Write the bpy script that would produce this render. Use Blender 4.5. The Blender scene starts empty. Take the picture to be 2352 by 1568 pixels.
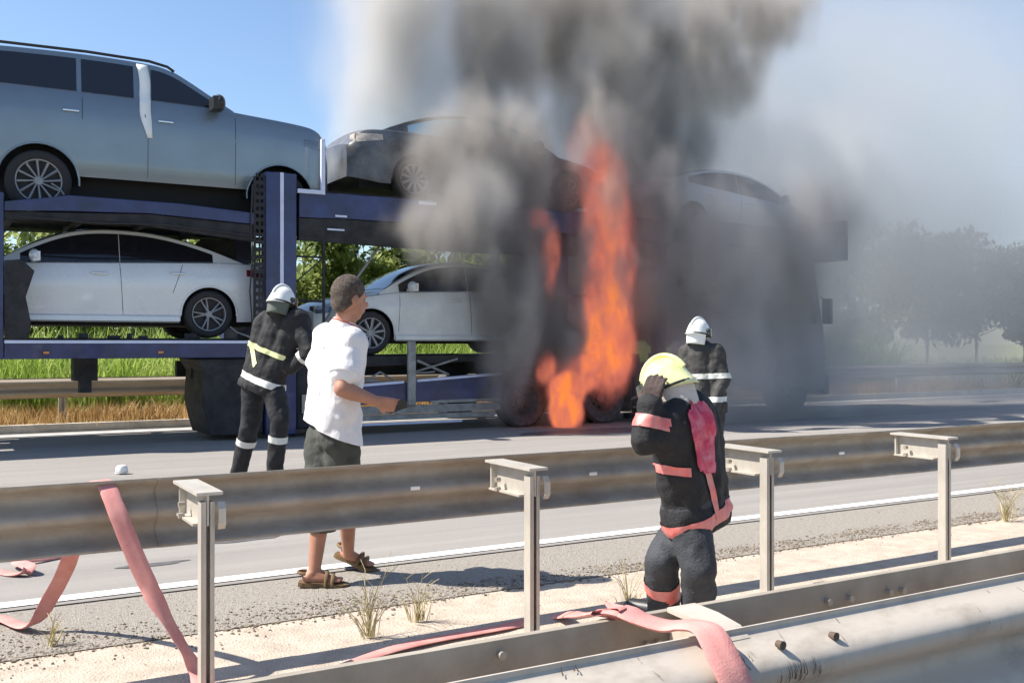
import bpy, bmesh, math, random
from mathutils import Vector, Matrix, noise as mnoise
from mathutils.geometry import interpolate_bezier

# ------------------------------------------------------------------ camera, sky, sun, exposure
scene = bpy.context.scene
C = scene.collection
R = math.radians
PI = math.pi
FPX, CX, HY, EYE = 2300.0, 1176.0, 790.0, 1.354
cam_d = bpy.data.cameras.new('camera'); cam = bpy.data.objects.new('camera', cam_d); C.objects.link(cam)
cam_d.sensor_width = 36; cam_d.lens = 36 * FPX / 2352; cam_d.clip_end = 3000; cam_d.clip_start = 0.05
cam.location = (0, 0, EYE); cam.rotation_euler = (R(90) + math.atan(6 / FPX), 0, 0)
scene.camera = cam

SUN_EL, SUN_AZ = 50.0, math.atan2(-1.0, -0.05)      # the sun stands to the left, a hair behind the camera plane
world = bpy.data.worlds.new('World'); scene.world = world; world.use_nodes = True
wn = world.node_tree.nodes; wl = world.node_tree.links
sky = wn.new('ShaderNodeTexSky'); sky.sky_type = 'NISHITA'; sky.sun_disc = False
sky.sun_elevation = R(SUN_EL); sky.sun_rotation = SUN_AZ
sky.air_density = 1.0; sky.dust_density = 0.6; sky.ozone_density = 3.2
wl.new(sky.outputs[0], wn['Background'].inputs[0]); wn['Background'].inputs[1].default_value = 0.10
sd = bpy.data.lights.new('sun', 'SUN'); sun = bpy.data.objects.new('sun', sd); C.objects.link(sun)
sd.energy = 4.8; sd.angle = R(0.5); sd.color = (1.0, 0.94, 0.85)
sv = Vector((math.sin(SUN_AZ) * math.cos(R(SUN_EL)), math.cos(SUN_AZ) * math.cos(R(SUN_EL)), math.sin(R(SUN_EL))))
sun.rotation_euler = sv.to_track_quat('Z', 'Y').to_euler()
vs = scene.view_settings
vs.view_transform = 'Standard'; vs.look = 'None'; vs.gamma = 1; vs.use_curve_mapping = False; vs.exposure = 0.92
cy = scene.cycles
cy.use_denoising = True
cy.max_bounces = 6; cy.volume_bounces = 2; cy.transparent_max_bounces = 12
cy.volume_step_rate = 1.6; cy.volume_max_steps = 256
cy.use_adaptive_sampling = True; cy.adaptive_threshold = 0.02
cy.sample_clamp_indirect = 6

# ------------------------------------------------------------------ frames: t along the road, s across it, z up
UX, UY = 0.8625, 0.506
ROT = math.atan2(UY, UX)
def W(t, s, z=0.0): return Vector((UX * t - UY * s, UY * t + UX * s, z))
def P(px, py, s):
    a = (px - CX) / FPX; d = s / (UX - UY * a)
    return UX * a * d + UY * d, EYE - (py - HY) / FPX * d          # (t, z) on the upright plane at s
def J(px, py, d): return Vector(((px - CX) / FPX * d, d, EYE - (py - HY) / FPX * d))
def G(px, py, z=0.0):                                              # the point of level z seen there
    d = (EYE - z) * FPX / (py - HY); return Vector(((px - CX) / FPX * d, d, z))

# ------------------------------------------------------------------ materials
MATS = {}
def mat(name, col, rough=0.6, metal=0.0, coat=0.0, var=0.0, scale=6.0, bump=0.0, bscale=60.0, col2=None, spec=None, trans=0.0, sheen=0.0, stretch=None, detail=6, lo=0.35, hi=0.65):
    if name in MATS: return MATS[name]
    m = bpy.data.materials.new(name); m.use_nodes = True; MATS[name] = m
    nt = m.node_tree; b = nt.nodes['Principled BSDF']
    b.inputs['Base Color'].default_value = (*col, 1); b.inputs['Roughness'].default_value = rough
    b.inputs['Metallic'].default_value = metal; b.inputs['Coat Weight'].default_value = coat
    b.inputs['Coat Roughness'].default_value = 0.06
    if spec is not None: b.inputs['Specular IOR Level'].default_value = spec
    if sheen: b.inputs['Sheen Weight'].default_value = sheen
    tc = nt.nodes.new('ShaderNodeTexCoord'); mp = nt.nodes.new('ShaderNodeMapping')
    if stretch: mp.inputs['Scale'].default_value = stretch
    nt.links.new(tc.outputs['Object'], mp.inputs[0])
    if var or col2:
        n = nt.nodes.new('ShaderNodeTexNoise'); n.inputs['Scale'].default_value = scale; n.inputs['Detail'].default_value = detail
        n.inputs['Roughness'].default_value = 0.65
        r = nt.nodes.new('ShaderNodeValToRGB'); nt.links.new(mp.outputs[0], n.inputs['Vector'])
        c2 = col2 if col2 else tuple(max(0, c * (1 - var)) for c in col)
        c1 = col if col2 else tuple(min(1, c * (1 + var * .6)) for c in col)
        r.color_ramp.elements[0].position = lo; r.color_ramp.elements[0].color = (*c2, 1)
        r.color_ramp.elements[1].position = hi; r.color_ramp.elements[1].color = (*c1, 1)
        nt.links.new(n.outputs[0], r.inputs[0]); nt.links.new(r.outputs[0], b.inputs['Base Color'])
        rr = nt.nodes.new('ShaderNodeMapRange'); rr.inputs['To Min'].default_value = min(1, rough + .12); rr.inputs['To Max'].default_value = max(0.02, rough - .1)
        nt.links.new(n.outputs[0], rr.inputs[0]); nt.links.new(rr.outputs[0], b.inputs['Roughness'])
    if bump:
        n2 = nt.nodes.new('ShaderNodeTexNoise'); n2.inputs['Scale'].default_value = bscale; n2.inputs['Detail'].default_value = 4
        nt.links.new(mp.outputs[0], n2.inputs['Vector'])
        bp = nt.nodes.new('ShaderNodeBump'); bp.inputs['Strength'].default_value = bump; bp.inputs['Distance'].default_value = 0.02
        nt.links.new(n2.outputs[0], bp.inputs['Height']); nt.links.new(bp.outputs[0], b.inputs['Normal'])
    return m

# ------------------------------------------------------------------ mesh builder
class MB:
    def __init__(s): s.v = []; s.f = []
    def add(s, vs, fs):
        s.runs = getattr(s, 'runs', []) + [(len(s.v), len(s.f))]
        o = len(s.v); s.v += [Vector(v) for v in vs]; s.f += [tuple(i + o for i in f) for f in fs]
    def box(s, c, d, rot=None):
        x, y, z = d[0] / 2, d[1] / 2, d[2] / 2
        vs = [Vector(p) for p in ((-x,-y,-z),(x,-y,-z),(x,y,-z),(-x,y,-z),(-x,-y,z),(x,-y,z),(x,y,z),(-x,y,z))]
        if rot: vs = [rot @ v for v in vs]
        s.add([v + Vector(c) for v in vs], [(0,3,2,1),(4,5,6,7),(0,1,5,4),(1,2,6,5),(2,3,7,6),(3,0,4,7)])
        return s
    def bx(s, x0, x1, y0, y1, z0, z1): return s.box(((x0+x1)/2,(y0+y1)/2,(z0+z1)/2), (abs(x1-x0),abs(y1-y0),abs(z1-z0)))
    def cyl(s, p0, p1, r0, r1=None, n=12, caps=True):
        p0, p1 = Vector(p0), Vector(p1); r1 = r0 if r1 is None else r1
        a = (p1 - p0).normalized() if (p1-p0).length > 1e-9 else Vector((0,0,1)); q = a.to_track_quat('Z', 'X').to_matrix()
        vs = []
        for p, r in ((p0, r0), (p1, r1)):
            vs += [p + q @ Vector((r * math.cos(2*PI*k/n), r * math.sin(2*PI*k/n), 0)) for k in range(n)]
        fs = [(k, (k+1) % n, n + (k+1) % n, n + k) for k in range(n)]
        if caps: fs += [tuple(range(n-1, -1, -1)), tuple(range(n, 2*n))]
        s.add(vs, fs); return s
    def tube(s, pts, r, n=8):
        pts = [Vector(p) for p in pts]; vs = []
        for i, p in enumerate(pts):
            a = (pts[min(i+1, len(pts)-1)] - pts[max(i-1, 0)]).normalized(); q = a.to_track_quat('Z', 'X').to_matrix()
            rr = r(i / (len(pts)-1)) if callable(r) else r
            vs += [p + q @ Vector((rr * math.cos(2*PI*k/n), rr * math.sin(2*PI*k/n), 0)) for k in range(n)]
        fs = [(i*n+k, i*n+(k+1) % n, (i+1)*n+(k+1) % n, (i+1)*n+k) for i in range(len(pts)-1) for k in range(n)]
        fs += [tuple(range(n-1, -1, -1)), tuple((len(pts)-1)*n + k for k in range(n))]
        s.add(vs, fs); return s
    def prism(s, o, y0, y1):        # outline in (x, z), extruded along y
        n = len(o)
        s.add([(x, y0, z) for x, z in o] + [(x, y1, z) for x, z in o],
              [tuple(range(n)), tuple(range(2*n-1, n-1, -1))] + [(k, n+k, n+(k+1) % n, (k+1) % n) for k in range(n)]); return s
    def sweep_x(s, prof, x0, x1, n=1, wob=0.0):      # closed profile in (y, z) swept along x
        m = len(prof); vs = []
        for i in range(n+1):
            x = x0 + (x1-x0) * i / n
            dy = wob * mnoise.noise(Vector((x*.7, 3.1, 0))); dz = wob * mnoise.noise(Vector((x*.6, 9.1, 0)))
            vs += [(x, y+dy, z+dz) for y, z in prof]
        fs = [(i*m+k, i*m+(k+1) % m, (i+1)*m+(k+1) % m, (i+1)*m+k) for i in range(n) for k in range(m)]
        fs += [tuple(range(m-1, -1, -1)), tuple(n*m+k for k in range(m))]
        s.add(vs, fs); return s
    def lathe(s, prof, c, n=32, axis='y'):       # (r, h) profile about an axis through c
        c = Vector(c); vs = []
        for r, h in prof:
            for k in range(n):
                a = 2*PI*k/n
                vs.append(c + (Vector((r*math.cos(a), h, r*math.sin(a))) if axis == 'y' else Vector((r*math.cos(a), r*math.sin(a), h))))
        s.add(vs, [(i*n+k, i*n+(k+1) % n, (i+1)*n+(k+1) % n, (i+1)*n+k) for i in range(len(prof)-1) for k in range(n)]); return s
    def ell(s, c, r, rot=None, nu=20, nv=12):
        vs = []; fs = []
        for i in range(nv+1):
            a = PI * i / nv
            for k in range(nu):
                b = 2*PI*k/nu; v = Vector((r[0]*math.sin(a)*math.cos(b), r[1]*math.sin(a)*math.sin(b), r[2]*math.cos(a)))
                if rot: v = rot @ v
                vs.append(v + Vector(c))
        for i in range(nv):
            for k in range(nu): fs.append((i*nu+k, (i+1)*nu+k, (i+1)*nu+(k+1) % nu, i*nu+(k+1) % nu))
        s.add(vs, fs); return s
    def mesh(s, name, m, smooth=30, weld=True):
        me = bpy.data.meshes.new(name); me.from_pydata([tuple(v) for v in s.v], [], s.f)
        bm = bmesh.new(); bm.from_mesh(me)
        if weld: bmesh.ops.remove_doubles(bm, verts=bm.verts, dist=1e-5)
        bmesh.ops.recalc_face_normals(bm, faces=bm.faces); bm.to_mesh(me); bm.free()
        if smooth: me.shade_smooth(); me.set_sharp_from_angle(angle=R(smooth))
        if m: me.materials.append(m)
        return me
    def build(s, name, m, parent=None, smooth=30, bevel=0, weld=True):
        o = bpy.data.objects.new(name, s.mesh(name, m, smooth, weld)); C.objects.link(o)
        if parent is not None: o.parent = parent
        if bevel:
            b = o.modifiers.new('bevel', 'BEVEL'); b.width = bevel; b.segments = 2; b.limit_method = 'ANGLE'; b.angle_limit = R(40)
        return o
def build_each(mb, name, m, parent=None, smooth=30, bevel=0):
    """every piece added to MB becomes an object of its own"""
    runs = mb.runs + [(len(mb.v), len(mb.f))]; first = None
    for (v0, f0), (v1, f1) in zip(runs, runs[1:]):
        p = MB(); p.v = mb.v[v0:v1]; p.f = [tuple(i-v0 for i in f) for f in mb.f[f0:f1]]
        o = p.build(name, m, parent, smooth, bevel); first = first or o
    return first
def tag(o, label=None, cat=None, group=None, kind=None):
    for k, v in (('label', label), ('category', cat), ('group', group), ('kind', kind)):
        if v: o[k] = v
    return o
def thing(name, label, cat, loc, rz=ROT, group=None):
    o = bpy.data.objects.new(name, None); C.objects.link(o); o.empty_display_size = .2
    o.location = loc; o.rotation_euler = (0, 0, rz); return tag(o, label, cat, group)
def link(name, me, parent, loc=(0,0,0), rot=(0,0,0), scl=None):
    o = bpy.data.objects.new(name, me); C.objects.link(o); o.parent = parent; o.location = loc; o.rotation_euler = rot
    if scl: o.scale = scl
    return o
def lerp(pts, x):
    if x <= pts[0][0]: return pts[0][1]
    for (a, b), (c, d) in zip(pts, pts[1:]):
        if x <= c:
            return b + (d-b) * (x-a) / (c-a) if c > a else d
    return pts[-1][1]
def sm(pts, n=3):                    # rounds a polyline of (x, value) pairs (Chaikin)
    for _ in range(n):
        o = [pts[0]]
        for a, b in zip(pts, pts[1:]):
            o += [(a[0]*.75+b[0]*.25, a[1]*.75+b[1]*.25), (a[0]*.25+b[0]*.75, a[1]*.25+b[1]*.75)]
        pts = o + [pts[-1]]
    return pts

# ------------------------------------------------------------------ ground, road, verge
M_ground = mat('dry_field_soil', (.30,.27,.17), .95, col2=(.15,.19,.075), scale=.35, bump=.6, bscale=9)
M_asph = mat('worn_asphalt', (.32,.297,.272), .85, col2=(.24,.222,.205), scale=1.5, bump=.45, bscale=260, stretch=(.10,1.7,1), detail=14, lo=.3, hi=.68)
M_asph2 = mat('coarse_shoulder_asphalt', (.38,.345,.30), .95, col2=(.24,.21,.175), scale=45, bump=.9, bscale=120, lo=.3, hi=.6)
M_conc = mat('sun_bleached_concrete', (.52,.44,.355), .9, col2=(.37,.305,.24), scale=7, bump=.6, bscale=90, lo=.3, hi=.62, detail=12)
M_line = mat('road_paint', (.78,.77,.74), .7, col2=(.52,.50,.47), scale=16, lo=.32, hi=.45)
def sheet(name, t0, t1, s0, s1, z, m, nt=1, ns=1, fn=None):
    mb = MB(); vs = []
    for i in range(nt+1):
        for j in range(ns+1):
            t = t0 + (t1-t0)*i/nt; s = s0 + (s1-s0)*j/ns
            vs.append((t, s, z + (fn(t, s) if fn else 0)))
    mb.add(vs, [(i*(ns+1)+j, (i+1)*(ns+1)+j, (i+1)*(ns+1)+j+1, i*(ns+1)+j+1) for i in range(nt) for j in range(ns)])
    o = mb.build(name, m, None); o.rotation_euler = (0,0,ROT); return tag(o, kind='structure')
sheet('ground', -900, 1400, -900, 1200, -.06, M_ground, 4, 4)
def edge_noise(t, s): return 0.004 * mnoise.noise(Vector((t*1.7, s*1.7, 0)))
tag(sheet('median_pavement', -40, 160, 1.0, 4.86, -.006, M_conc, 400, 24, lambda t, s: .010*mnoise.noise(Vector((t*.8, s*.8, 2)))*max(0, min(1, (4.7-s)/.5))), 'pale concrete strip between the two guardrails')
sheet('road_shoulder', -40, 400, 4.80, 6.0, -.001, M_asph2, 1, 1)
sheet('road', -60, 700, 5.66, 16.85, .006, M_asph, 1, 1)
sheet('road', -60, 700, -10, 1.05, .006, mat('dark_asphalt', (.13,.12,.115), .9, col2=(.09,.085,.08), scale=3, bump=.4, bscale=200), 1, 1)
sheet('road_marking', -60, 600, 5.72, 5.84, .011, M_line)
sheet('road_marking', -60, 600, 16.25, 16.42, .011, M_line)
M_bank = mat('straw_covered_soil', (.46,.32,.15), .95, col2=(.26,.18,.08), scale=5, bump=.8, bscale=30)
sheet('verge', -60, 500, 16.85, 21.5, .05, M_bank, 120, 8, lambda t, s: .16*max(0, min(1, (s-16.9)/3)) + .04*mnoise.noise(Vector((t*.7, s, 1))))
k = MB().bx(-60, 400, 16.78, 16.92, -.02, .13).build('kerb', mat('kerb_concrete', (.55,.49,.41), .9, var=.25, scale=3, bump=.3), None); k.rotation_euler = (0,0,ROT); tag(k, kind='structure')

# patches of older asphalt and cracks on the near lane
def blob_sheet(name, t, s, rt, rs, z, m, seed, n=40):
    rnd = random.Random(seed); mb = MB()
    vs = [(t, s, z)] + [(t + rt*math.cos(a)*(1+.45*mnoise.noise(Vector((math.cos(a)*1.6, math.sin(a)*1.6, seed)))), s + rs*math.sin(a)*(1+.45*mnoise.noise(Vector((math.cos(a)*1.6+5, math.sin(a)*1.6, seed)))), z) for a in [2*PI*k/n for k in range(n)]]
    mb.add(vs, [(0, 1+k, 1+(k+1) % n) for k in range(n)])
    o = mb.build(name, m, None, smooth=0); o.rotation_euler = (0,0,ROT); return o

# loose gravel and grit along the shoulder edge
def scatter_mesh(name, pts, m, label, kind='stuff'):
    """pts: (t, s, z, size, seed) as squashed irregular pebbles in one mesh"""
    ico = bmesh.new(); bmesh.ops.create_icosphere(ico, subdivisions=1, radius=1)
    iv = [v.co.copy() for v in ico.verts]; jf = [tuple(v.index for v in f.verts) for f in ico.faces]; ico.free()
    vs = []; fs = []; rnd = random.Random(5)
    for (t, s, z, r) in pts:
        o = len(vs); a = rnd.uniform(0, PI); ca, sa = math.cos(a), math.sin(a); k1, k2 = rnd.uniform(.6, 1.5), rnd.uniform(.4, .8)
        for v in iv:
            q = rnd.uniform(.8, 1.2); x, y = v.x*k1*q, v.y*q
            vs.append((t + r*(ca*x - sa*y), s + r*(sa*x + ca*y), z + r*k2*v.z*q + r*.2))
        fs += [tuple(i+o for i in f) for f in jf]
    me = bpy.data.meshes.new(name); me.from_pydata(vs, [], fs); me.materials.append(m)
    o = bpy.data.objects.new(name, me); C.objects.link(o); o.rotation_euler = (0,0,ROT)
    return tag(o, label, kind=kind)
rnd = random.Random(11)
pts = []
for i in range(17000):
    t = rnd.uniform(-4, 13)*(.6+.4*rnd.random()); c = 4.93 + .07*mnoise.noise(Vector((t*1.3, 0, 0)))
    cl_ = mnoise.noise(Vector((t*2.3, 5, 0)))
    if rnd.random() > .55 + .8*cl_: continue
    wdt = .06 + .13*max(0, 1 - t/3) + .03*abs(cl_)
    s = rnd.gauss(c, wdt)
    pts.append((t, s, .0 if s > 4.8 else -.004, .0022 + .0065*rnd.random()**3))
for i in range(1200): pts.append((rnd.uniform(-3, 12), rnd.uniform(5.0, 5.7), 0, rnd.uniform(.0015, .004)))
for i in range(900): pts.append((rnd.uniform(-3, 12), rnd.uniform(1.8, 4.7), -.003, rnd.uniform(.0015, .004)))
for i in range(3500):        # soil banked against the edge, hiding the joint
    t = rnd.uniform(-4, 13); pts.append((t, rnd.gauss(4.82, .035), -.003, .003 + .007*rnd.random()**2))
scatter_mesh('gravel', pts, mat('gravel_grit', (.30,.245,.18), .95, col2=(.10,.078,.055), scale=18), 'dark grit and small stones along the edge of the shoulder')

# ------------------------------------------------------------------ grass, straw, weeds
def blades(name, spots, m, label, hgt, wid, n_each, lean=.35, seed=3, kind='stuff', spread=.05, parent=None, frame=True):
    rnd = random.Random(seed); vs = []; fs = []
    for (t, s, z, k) in spots:
        for _ in range(n_each):
            a = rnd.uniform(0, 2*PI); h = hgt*k*rnd.uniform(.5, 1.15); w = wid*rnd.uniform(.6, 1.3)
            bx, by = t + rnd.gauss(0, spread), s + rnd.gauss(0, spread)
            la = rnd.uniform(0, 2*PI); L = h*lean*rnd.uniform(.3, 1.6)
            ox, oy = math.cos(a)*w/2, math.sin(a)*w/2; dx, dy = math.cos(la)*L, math.sin(la)*L
            o = len(vs)
            vs += [(bx-ox, by-oy, z), (bx+ox, by+oy, z), (bx+dx*.35+ox*.7, by+dy*.35+oy*.7, z+h*.6), (bx+dx*.35-ox*.7, by+dy*.35-oy*.7, z+h*.6), (bx+dx, by+dy, z+h)]
            fs += [(o, o+1, o+2, o+3), (o+3, o+2, o+4)]
    me = bpy.data.meshes.new(name); me.from_pydata(vs, [], fs); me.materials.append(m)
    o = bpy.data.objects.new(name, me); C.objects.link(o)
    if parent is not None: o.parent = parent
    elif frame: o.rotation_euler = (0,0,ROT)
    return tag(o, label, kind=kind)
def leafmat(name, c1, c2, c3, scale=1.2, transl=.35):
    m = bpy.data.materials.new(name); m.use_nodes = True; nt = m.node_tree
    b = nt.nodes['Principled BSDF']; b.inputs['Roughness'].default_value = .55
    tc = nt.nodes.new('ShaderNodeTexCoord'); n = nt.nodes.new('ShaderNodeTexNoise'); n.inputs['Scale'].default_value = scale; n.inputs['Detail'].default_value = 5
    r = nt.nodes.new('ShaderNodeValToRGB'); r.color_ramp.elements[0].position = .35; r.color_ramp.elements[1].position = .66
    r.color_ramp.elements[0].color = (*c1, 1); r.color_ramp.elements[1].color = (*c3, 1); e = r.color_ramp.elements.new(.5); e.color = (*c2, 1)
    nt.links.new(tc.outputs['Object'], n.inputs['Vector']); nt.links.new(n.outputs[0], r.inputs[0]); nt.links.new(r.outputs[0], b.inputs['Base Color'])
    tr = nt.nodes.new('ShaderNodeBsdfTranslucent'); nt.links.new(r.outputs[0], tr.inputs[0])
    mx = nt.nodes.new('ShaderNodeMixShader'); mx.inputs[0].default_value = transl
    nt.links.new(b.outputs[0], mx.inputs[1]); nt.links.new(tr.outputs[0], mx.inputs[2]); nt.links.new(mx.outputs[0], nt.nodes['Material Output'].inputs[0])
    return m
M_straw = leafmat('straw_blades', (.30,.17,.06), (.52,.34,.14), (.66,.48,.24), 2.5, .3)
M_field = leafmat('pale_field_grass', (.20,.22,.09), (.34,.34,.16), (.48,.45,.25), .8, .35)
M_green = leafmat('green_blades', (.20,.30,.05), (.36,.50,.10), (.52,.62,.20), 1.5, .45)
rnd = random.Random(21)
spots = [(rnd.uniform(-3, 26), 16.95 + 3.4*rnd.random()**1.3, .06 + .05*rnd.random(), .6+.6*abs(mnoise.noise(Vector((i*.37, 0, 0))))) for i in range(5200)]
blades('dry_grass', spots, M_straw, 'thick golden dry grass on the verge under the far guardrail', .42, .012, 7, .5, 4, spread=.09)
spots = [(rnd.uniform(-8, 24), rnd.uniform(18.7, 22.5), .12, .7+.8*rnd.random()) for i in range(7500)]
blades('tall_grass', spots, M_green, 'bright green undergrowth behind the far guardrail', 1.12, .03, 7, .45, 5, spread=.14)
spots = [(rnd.uniform(26, 90), rnd.uniform(17.2, 40), .05, .7+.8*rnd.random()) for i in range(3500)]
blades('field_grass', spots, M_field, 'pale green field grass beyond the far guardrail', .5, .05, 6, .5, 6, spread=.3)

M_weed = leafmat('dry_weed_stalks', (.32,.26,.12), (.50,.42,.22), (.62,.54,.30), 6, .2)
def weed(label, p, h, n, seed, branch=False, group='dry weeds beside the guardrails'):
    o = thing('dry_weed', label, 'weed', p, 0, group); rnd = random.Random(seed); mb = MB()
    for i in range(n):
        a = rnd.uniform(0, 2*PI); L = h*rnd.uniform(.5, 1.1); le = rnd.uniform(.1, .5)*L
        q = [Vector((0,0,0)) + Vector((math.cos(a)*le*u*u, math.sin(a)*le*u*u, L*u*(1-.15*u))) + Vector((rnd.uniform(-.008,.008), rnd.uniform(-.008,.008), 0)) for u in (0,.3,.6,.85,1)]
        mb.tube(q, lambda u: .0028*(1-.7*u), 4)
        if branch or rnd.random() < .5:
            for j in (2, 3):
                b = rnd.uniform(0, 2*PI); l2 = L*rnd.uniform(.15, .35)
                mb.tube([q[j], q[j] + Vector((math.cos(b)*l2*.5, math.sin(b)*l2*.5, l2*.4)), q[j] + Vector((math.cos(b)*l2, math.sin(b)*l2, l2*.7))], .0014, 4)
    mb.build('stalk', M_weed, o, smooth=0, weld=False)
    blades('leaf', [(0,0,0,1)], M_weed, None, h*.6, .006, 26, .8, seed, None, .02, parent=o)
    return o

M_stain = mat('damp_asphalt', (.12,.115,.115), .55, var=.3, scale=8)
for i, (t, s, rt, rs) in enumerate(((1.9, 6.9, .28, .07), (1.2, 6.4, .20, .05), (2.6, 7.6, .5, .10), (4.8, 9.6, .8, .25), (8.9, 12.7, 1.6, .35), (-1.0, 8.2, .5, .12))):
    tag(blob_sheet('water_stain', t, s, rt, rs, .0095, M_stain, i+1), 'damp dark stain on the asphalt', kind='stuff')
rnd = random.Random(31); ck = MB()
for i in range(16):
    t, s = rnd.uniform(-3, 14), rnd.uniform(6.1, 13.0); a = rnd.uniform(-.5, .5) if rnd.random() < .6 else rnd.uniform(1.2, 1.9); L = []
    for k in range(rnd.randint(8, 18)):
        L.append((t, s)); a += rnd.gauss(0, .35); t += .09*math.cos(a); s += .09*math.sin(a)
    w = rnd.uniform(.003, .008)
    ck.add([(x, y-w/2, .0085) for x, y in L] + [(x, y+w/2, .0085) for x, y in L], [(k, k+1, len(L)+k+1, len(L)+k) for k in range(len(L)-1)])
o = ck.build('crack', mat('crack_filler', (.06,.055,.05), .8), None, 0, weld=False); o.rotation_euler = (0,0,ROT); tag(o, 'fine dark cracks in the asphalt lane', kind='stuff')
# ------------------------------------------------------------------ guardrails
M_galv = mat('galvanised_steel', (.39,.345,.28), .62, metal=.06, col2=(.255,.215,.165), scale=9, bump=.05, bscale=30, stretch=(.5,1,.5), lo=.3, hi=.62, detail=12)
M_galv_post = mat('galvanised_post', (.58,.54,.47), .5, metal=.3, col2=(.42,.385,.33), scale=6, bump=.05, stretch=(1,1,.4))
M_dark = mat('dark_recess', (.02,.018,.016), .9)
M_bolt = mat('bolt_steel', (.42,.38,.33), .5, metal=.5)
def wprofile(s0, z0, z1, depth, side, th=.005, n=28):
    """double-wave profile between z0 and z1; crests stand DEPTH towards SIDE"""
    H = z1 - z0; a = []
    key = sm([(0,.0),(.05,.0),(.16,.95),(.30,1.0),(.42,.25),(.5,.12),(.58,.25),(.70,1.0),(.84,.95),(.95,0),(1,0)], 2)
    for q, d in key: a.append((s0 + side*depth*d, z0 + H*q))
    b = [(y + th*side*-1, z) for y, z in a]
    return a + b[::-1]
def rail_run(parent, s0, z0, z1, depth, side, t0, t1, seg=4.455, m=None):
    t = t0; k = 0
    while t < t1:
        off = .006 if k % 2 else 0
        MB().sweep_x(wprofile(s0 - side*off, z0, z1, depth, side), t, min(t+seg+.12, t1+.12), 10, .010).build('rail', m or M_galv, parent, 40)
        t += seg; k += 1
PS = 1.485
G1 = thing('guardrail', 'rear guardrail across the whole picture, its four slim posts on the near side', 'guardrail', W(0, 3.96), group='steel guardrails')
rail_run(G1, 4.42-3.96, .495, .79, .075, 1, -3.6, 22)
postm = MB()
for (x0,x1,y0,y1) in ((-.026,.026,.022,.027),(-.026,-.021,-.027,.022),(.021,.026,-.027,.022),(-.0205,-.006,-.027,-.022),(.009,.0205,-.027,-.022)):
    postm.bx(x0, x1, y0, y1, -.25, .745)
post_me = postm.mesh('post', M_galv_post, 30)
sp = MB(); sp.bx(-.050,.050,-.06,.36,.774,.786); sp.bx(-.004,.004,-.03,.33,.652,.7735); sp.bx(-.040,.040,.05,.34,.642,.6515)
sp.bx(-.03,.03,.3305,.342,.652,.7735)
spacer_me = sp.mesh('spacer', M_galv_post, 30)
bm_ = MB()
for x in (-.03,.03):
    for z in (.64,.72): bm_.cyl((x,.02,z), (x,-.075,z), .009, n=8)
brk = MB(); brk.sweep_x([(-.040,.64),(-.050,.64),(-.066,.665),(-.066,.72),(-.050,.745),(-.040,.745),(-.055,.72),(-.055,.665)], .033, .060)
bracket_me = brk.mesh('bracket', M_galv_post, 30)
for i in range(-2, 14):
    t = .945 + PS*i
    p = link('post', post_me, G1, (t, 0, 0))
    link('spacer', spacer_me, G1, (t, 0, 0)); link('bracket', bracket_me, G1, (t, 0, 0))
    b = MB()
    for x, z in ((-.04, .655), (-.04, .70)): b.cyl((t+x-.012, .25, z), (t+x+.012, .25, z), .012, n=8)
    build_each(b, 'bolt', M_bolt, G1)
# reflective delineator chips on the rear rail's valley
for px, py in ((952,1120),(1360,1087),(1930,1040)):
    t, z = P(px, py, 4.405)
    MB().box((t, 4.395-3.96, z), (.05,.006,.018)).build('reflector', mat('pale_reflector', (.85,.82,.75), .4), G1, bevel=.003)

M_fleck = mat('dark_streak', (.10,.08,.06), .9)
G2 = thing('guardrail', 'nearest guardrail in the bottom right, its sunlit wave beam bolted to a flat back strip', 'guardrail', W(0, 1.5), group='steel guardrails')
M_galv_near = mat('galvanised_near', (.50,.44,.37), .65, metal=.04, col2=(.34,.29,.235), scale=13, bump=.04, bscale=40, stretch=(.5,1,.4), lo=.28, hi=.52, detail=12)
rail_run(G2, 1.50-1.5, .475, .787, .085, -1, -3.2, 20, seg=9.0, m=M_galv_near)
# the flat strip with a small lip behind the beam
MB().sweep_x([(.160,.668),(.166,.668),(.166,.787),(.178,.787),(.178,.791),(.160,.791)], -3.2, 20, 20, .006).build('back_strip', M_galv, G2, 30)
for i in range(-3, 12):
    t = 1.40 + PS*i*2 if False else 1.395 + PS*i
    link('post', post_me, G2, (t, .10, -.03))
    s_ = MB()
    prof = [(-.012,.757),(.02,.775),(.08,.786),(.155,.790),(.155,.800),(.08,.797),(.015,.787),(-.012,.768)]
    s_.add([(t-.045, y, z) for y, z in prof] + [(t+.03, y, z) for y, z in prof],
           [tuple(range(8)), tuple(range(15, 7, -1))] + [(k, 8+k, 8+(k+1) % 8, (k+1) % 8) for k in range(8)])
    s_.bx(t-.042, t-.037, .0, .150, .66, .772)
    s_.build('spacer', M_galv_near, G2, 30)
    b = MB()
    for dx in (-.10, -.07): b.cyl((t+dx, .150, .725), (t+dx, .162, .725), .011, n=8)
    build_each(b, 'bolt', M_bolt, G2)
def bolt_at(px, py, s, r, side_y, par, base_s, name='bolt', m=None, ax='y'):
    t, z = P(px, py, s)
    MB().cyl((t, s-base_s-.010, z), (t, s-base_s+.006, z), r, r*.8, n=10).build(name, m or M_bolt, par)
for px, py in ((1900,1380),(1950,1373),(2040,1358),(2070,1354),(1150,1502)): bolt_at(px, py, 1.655, .008, 1, G2, 1.5)
for px, py, s in ((1790,1478,1.447),(1912,1458,1.447)): bolt_at(px, py, s, .009, -1, G2, 1.5, m=mat('rusty_bolt', (.10,.07,.05), .8))

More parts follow.
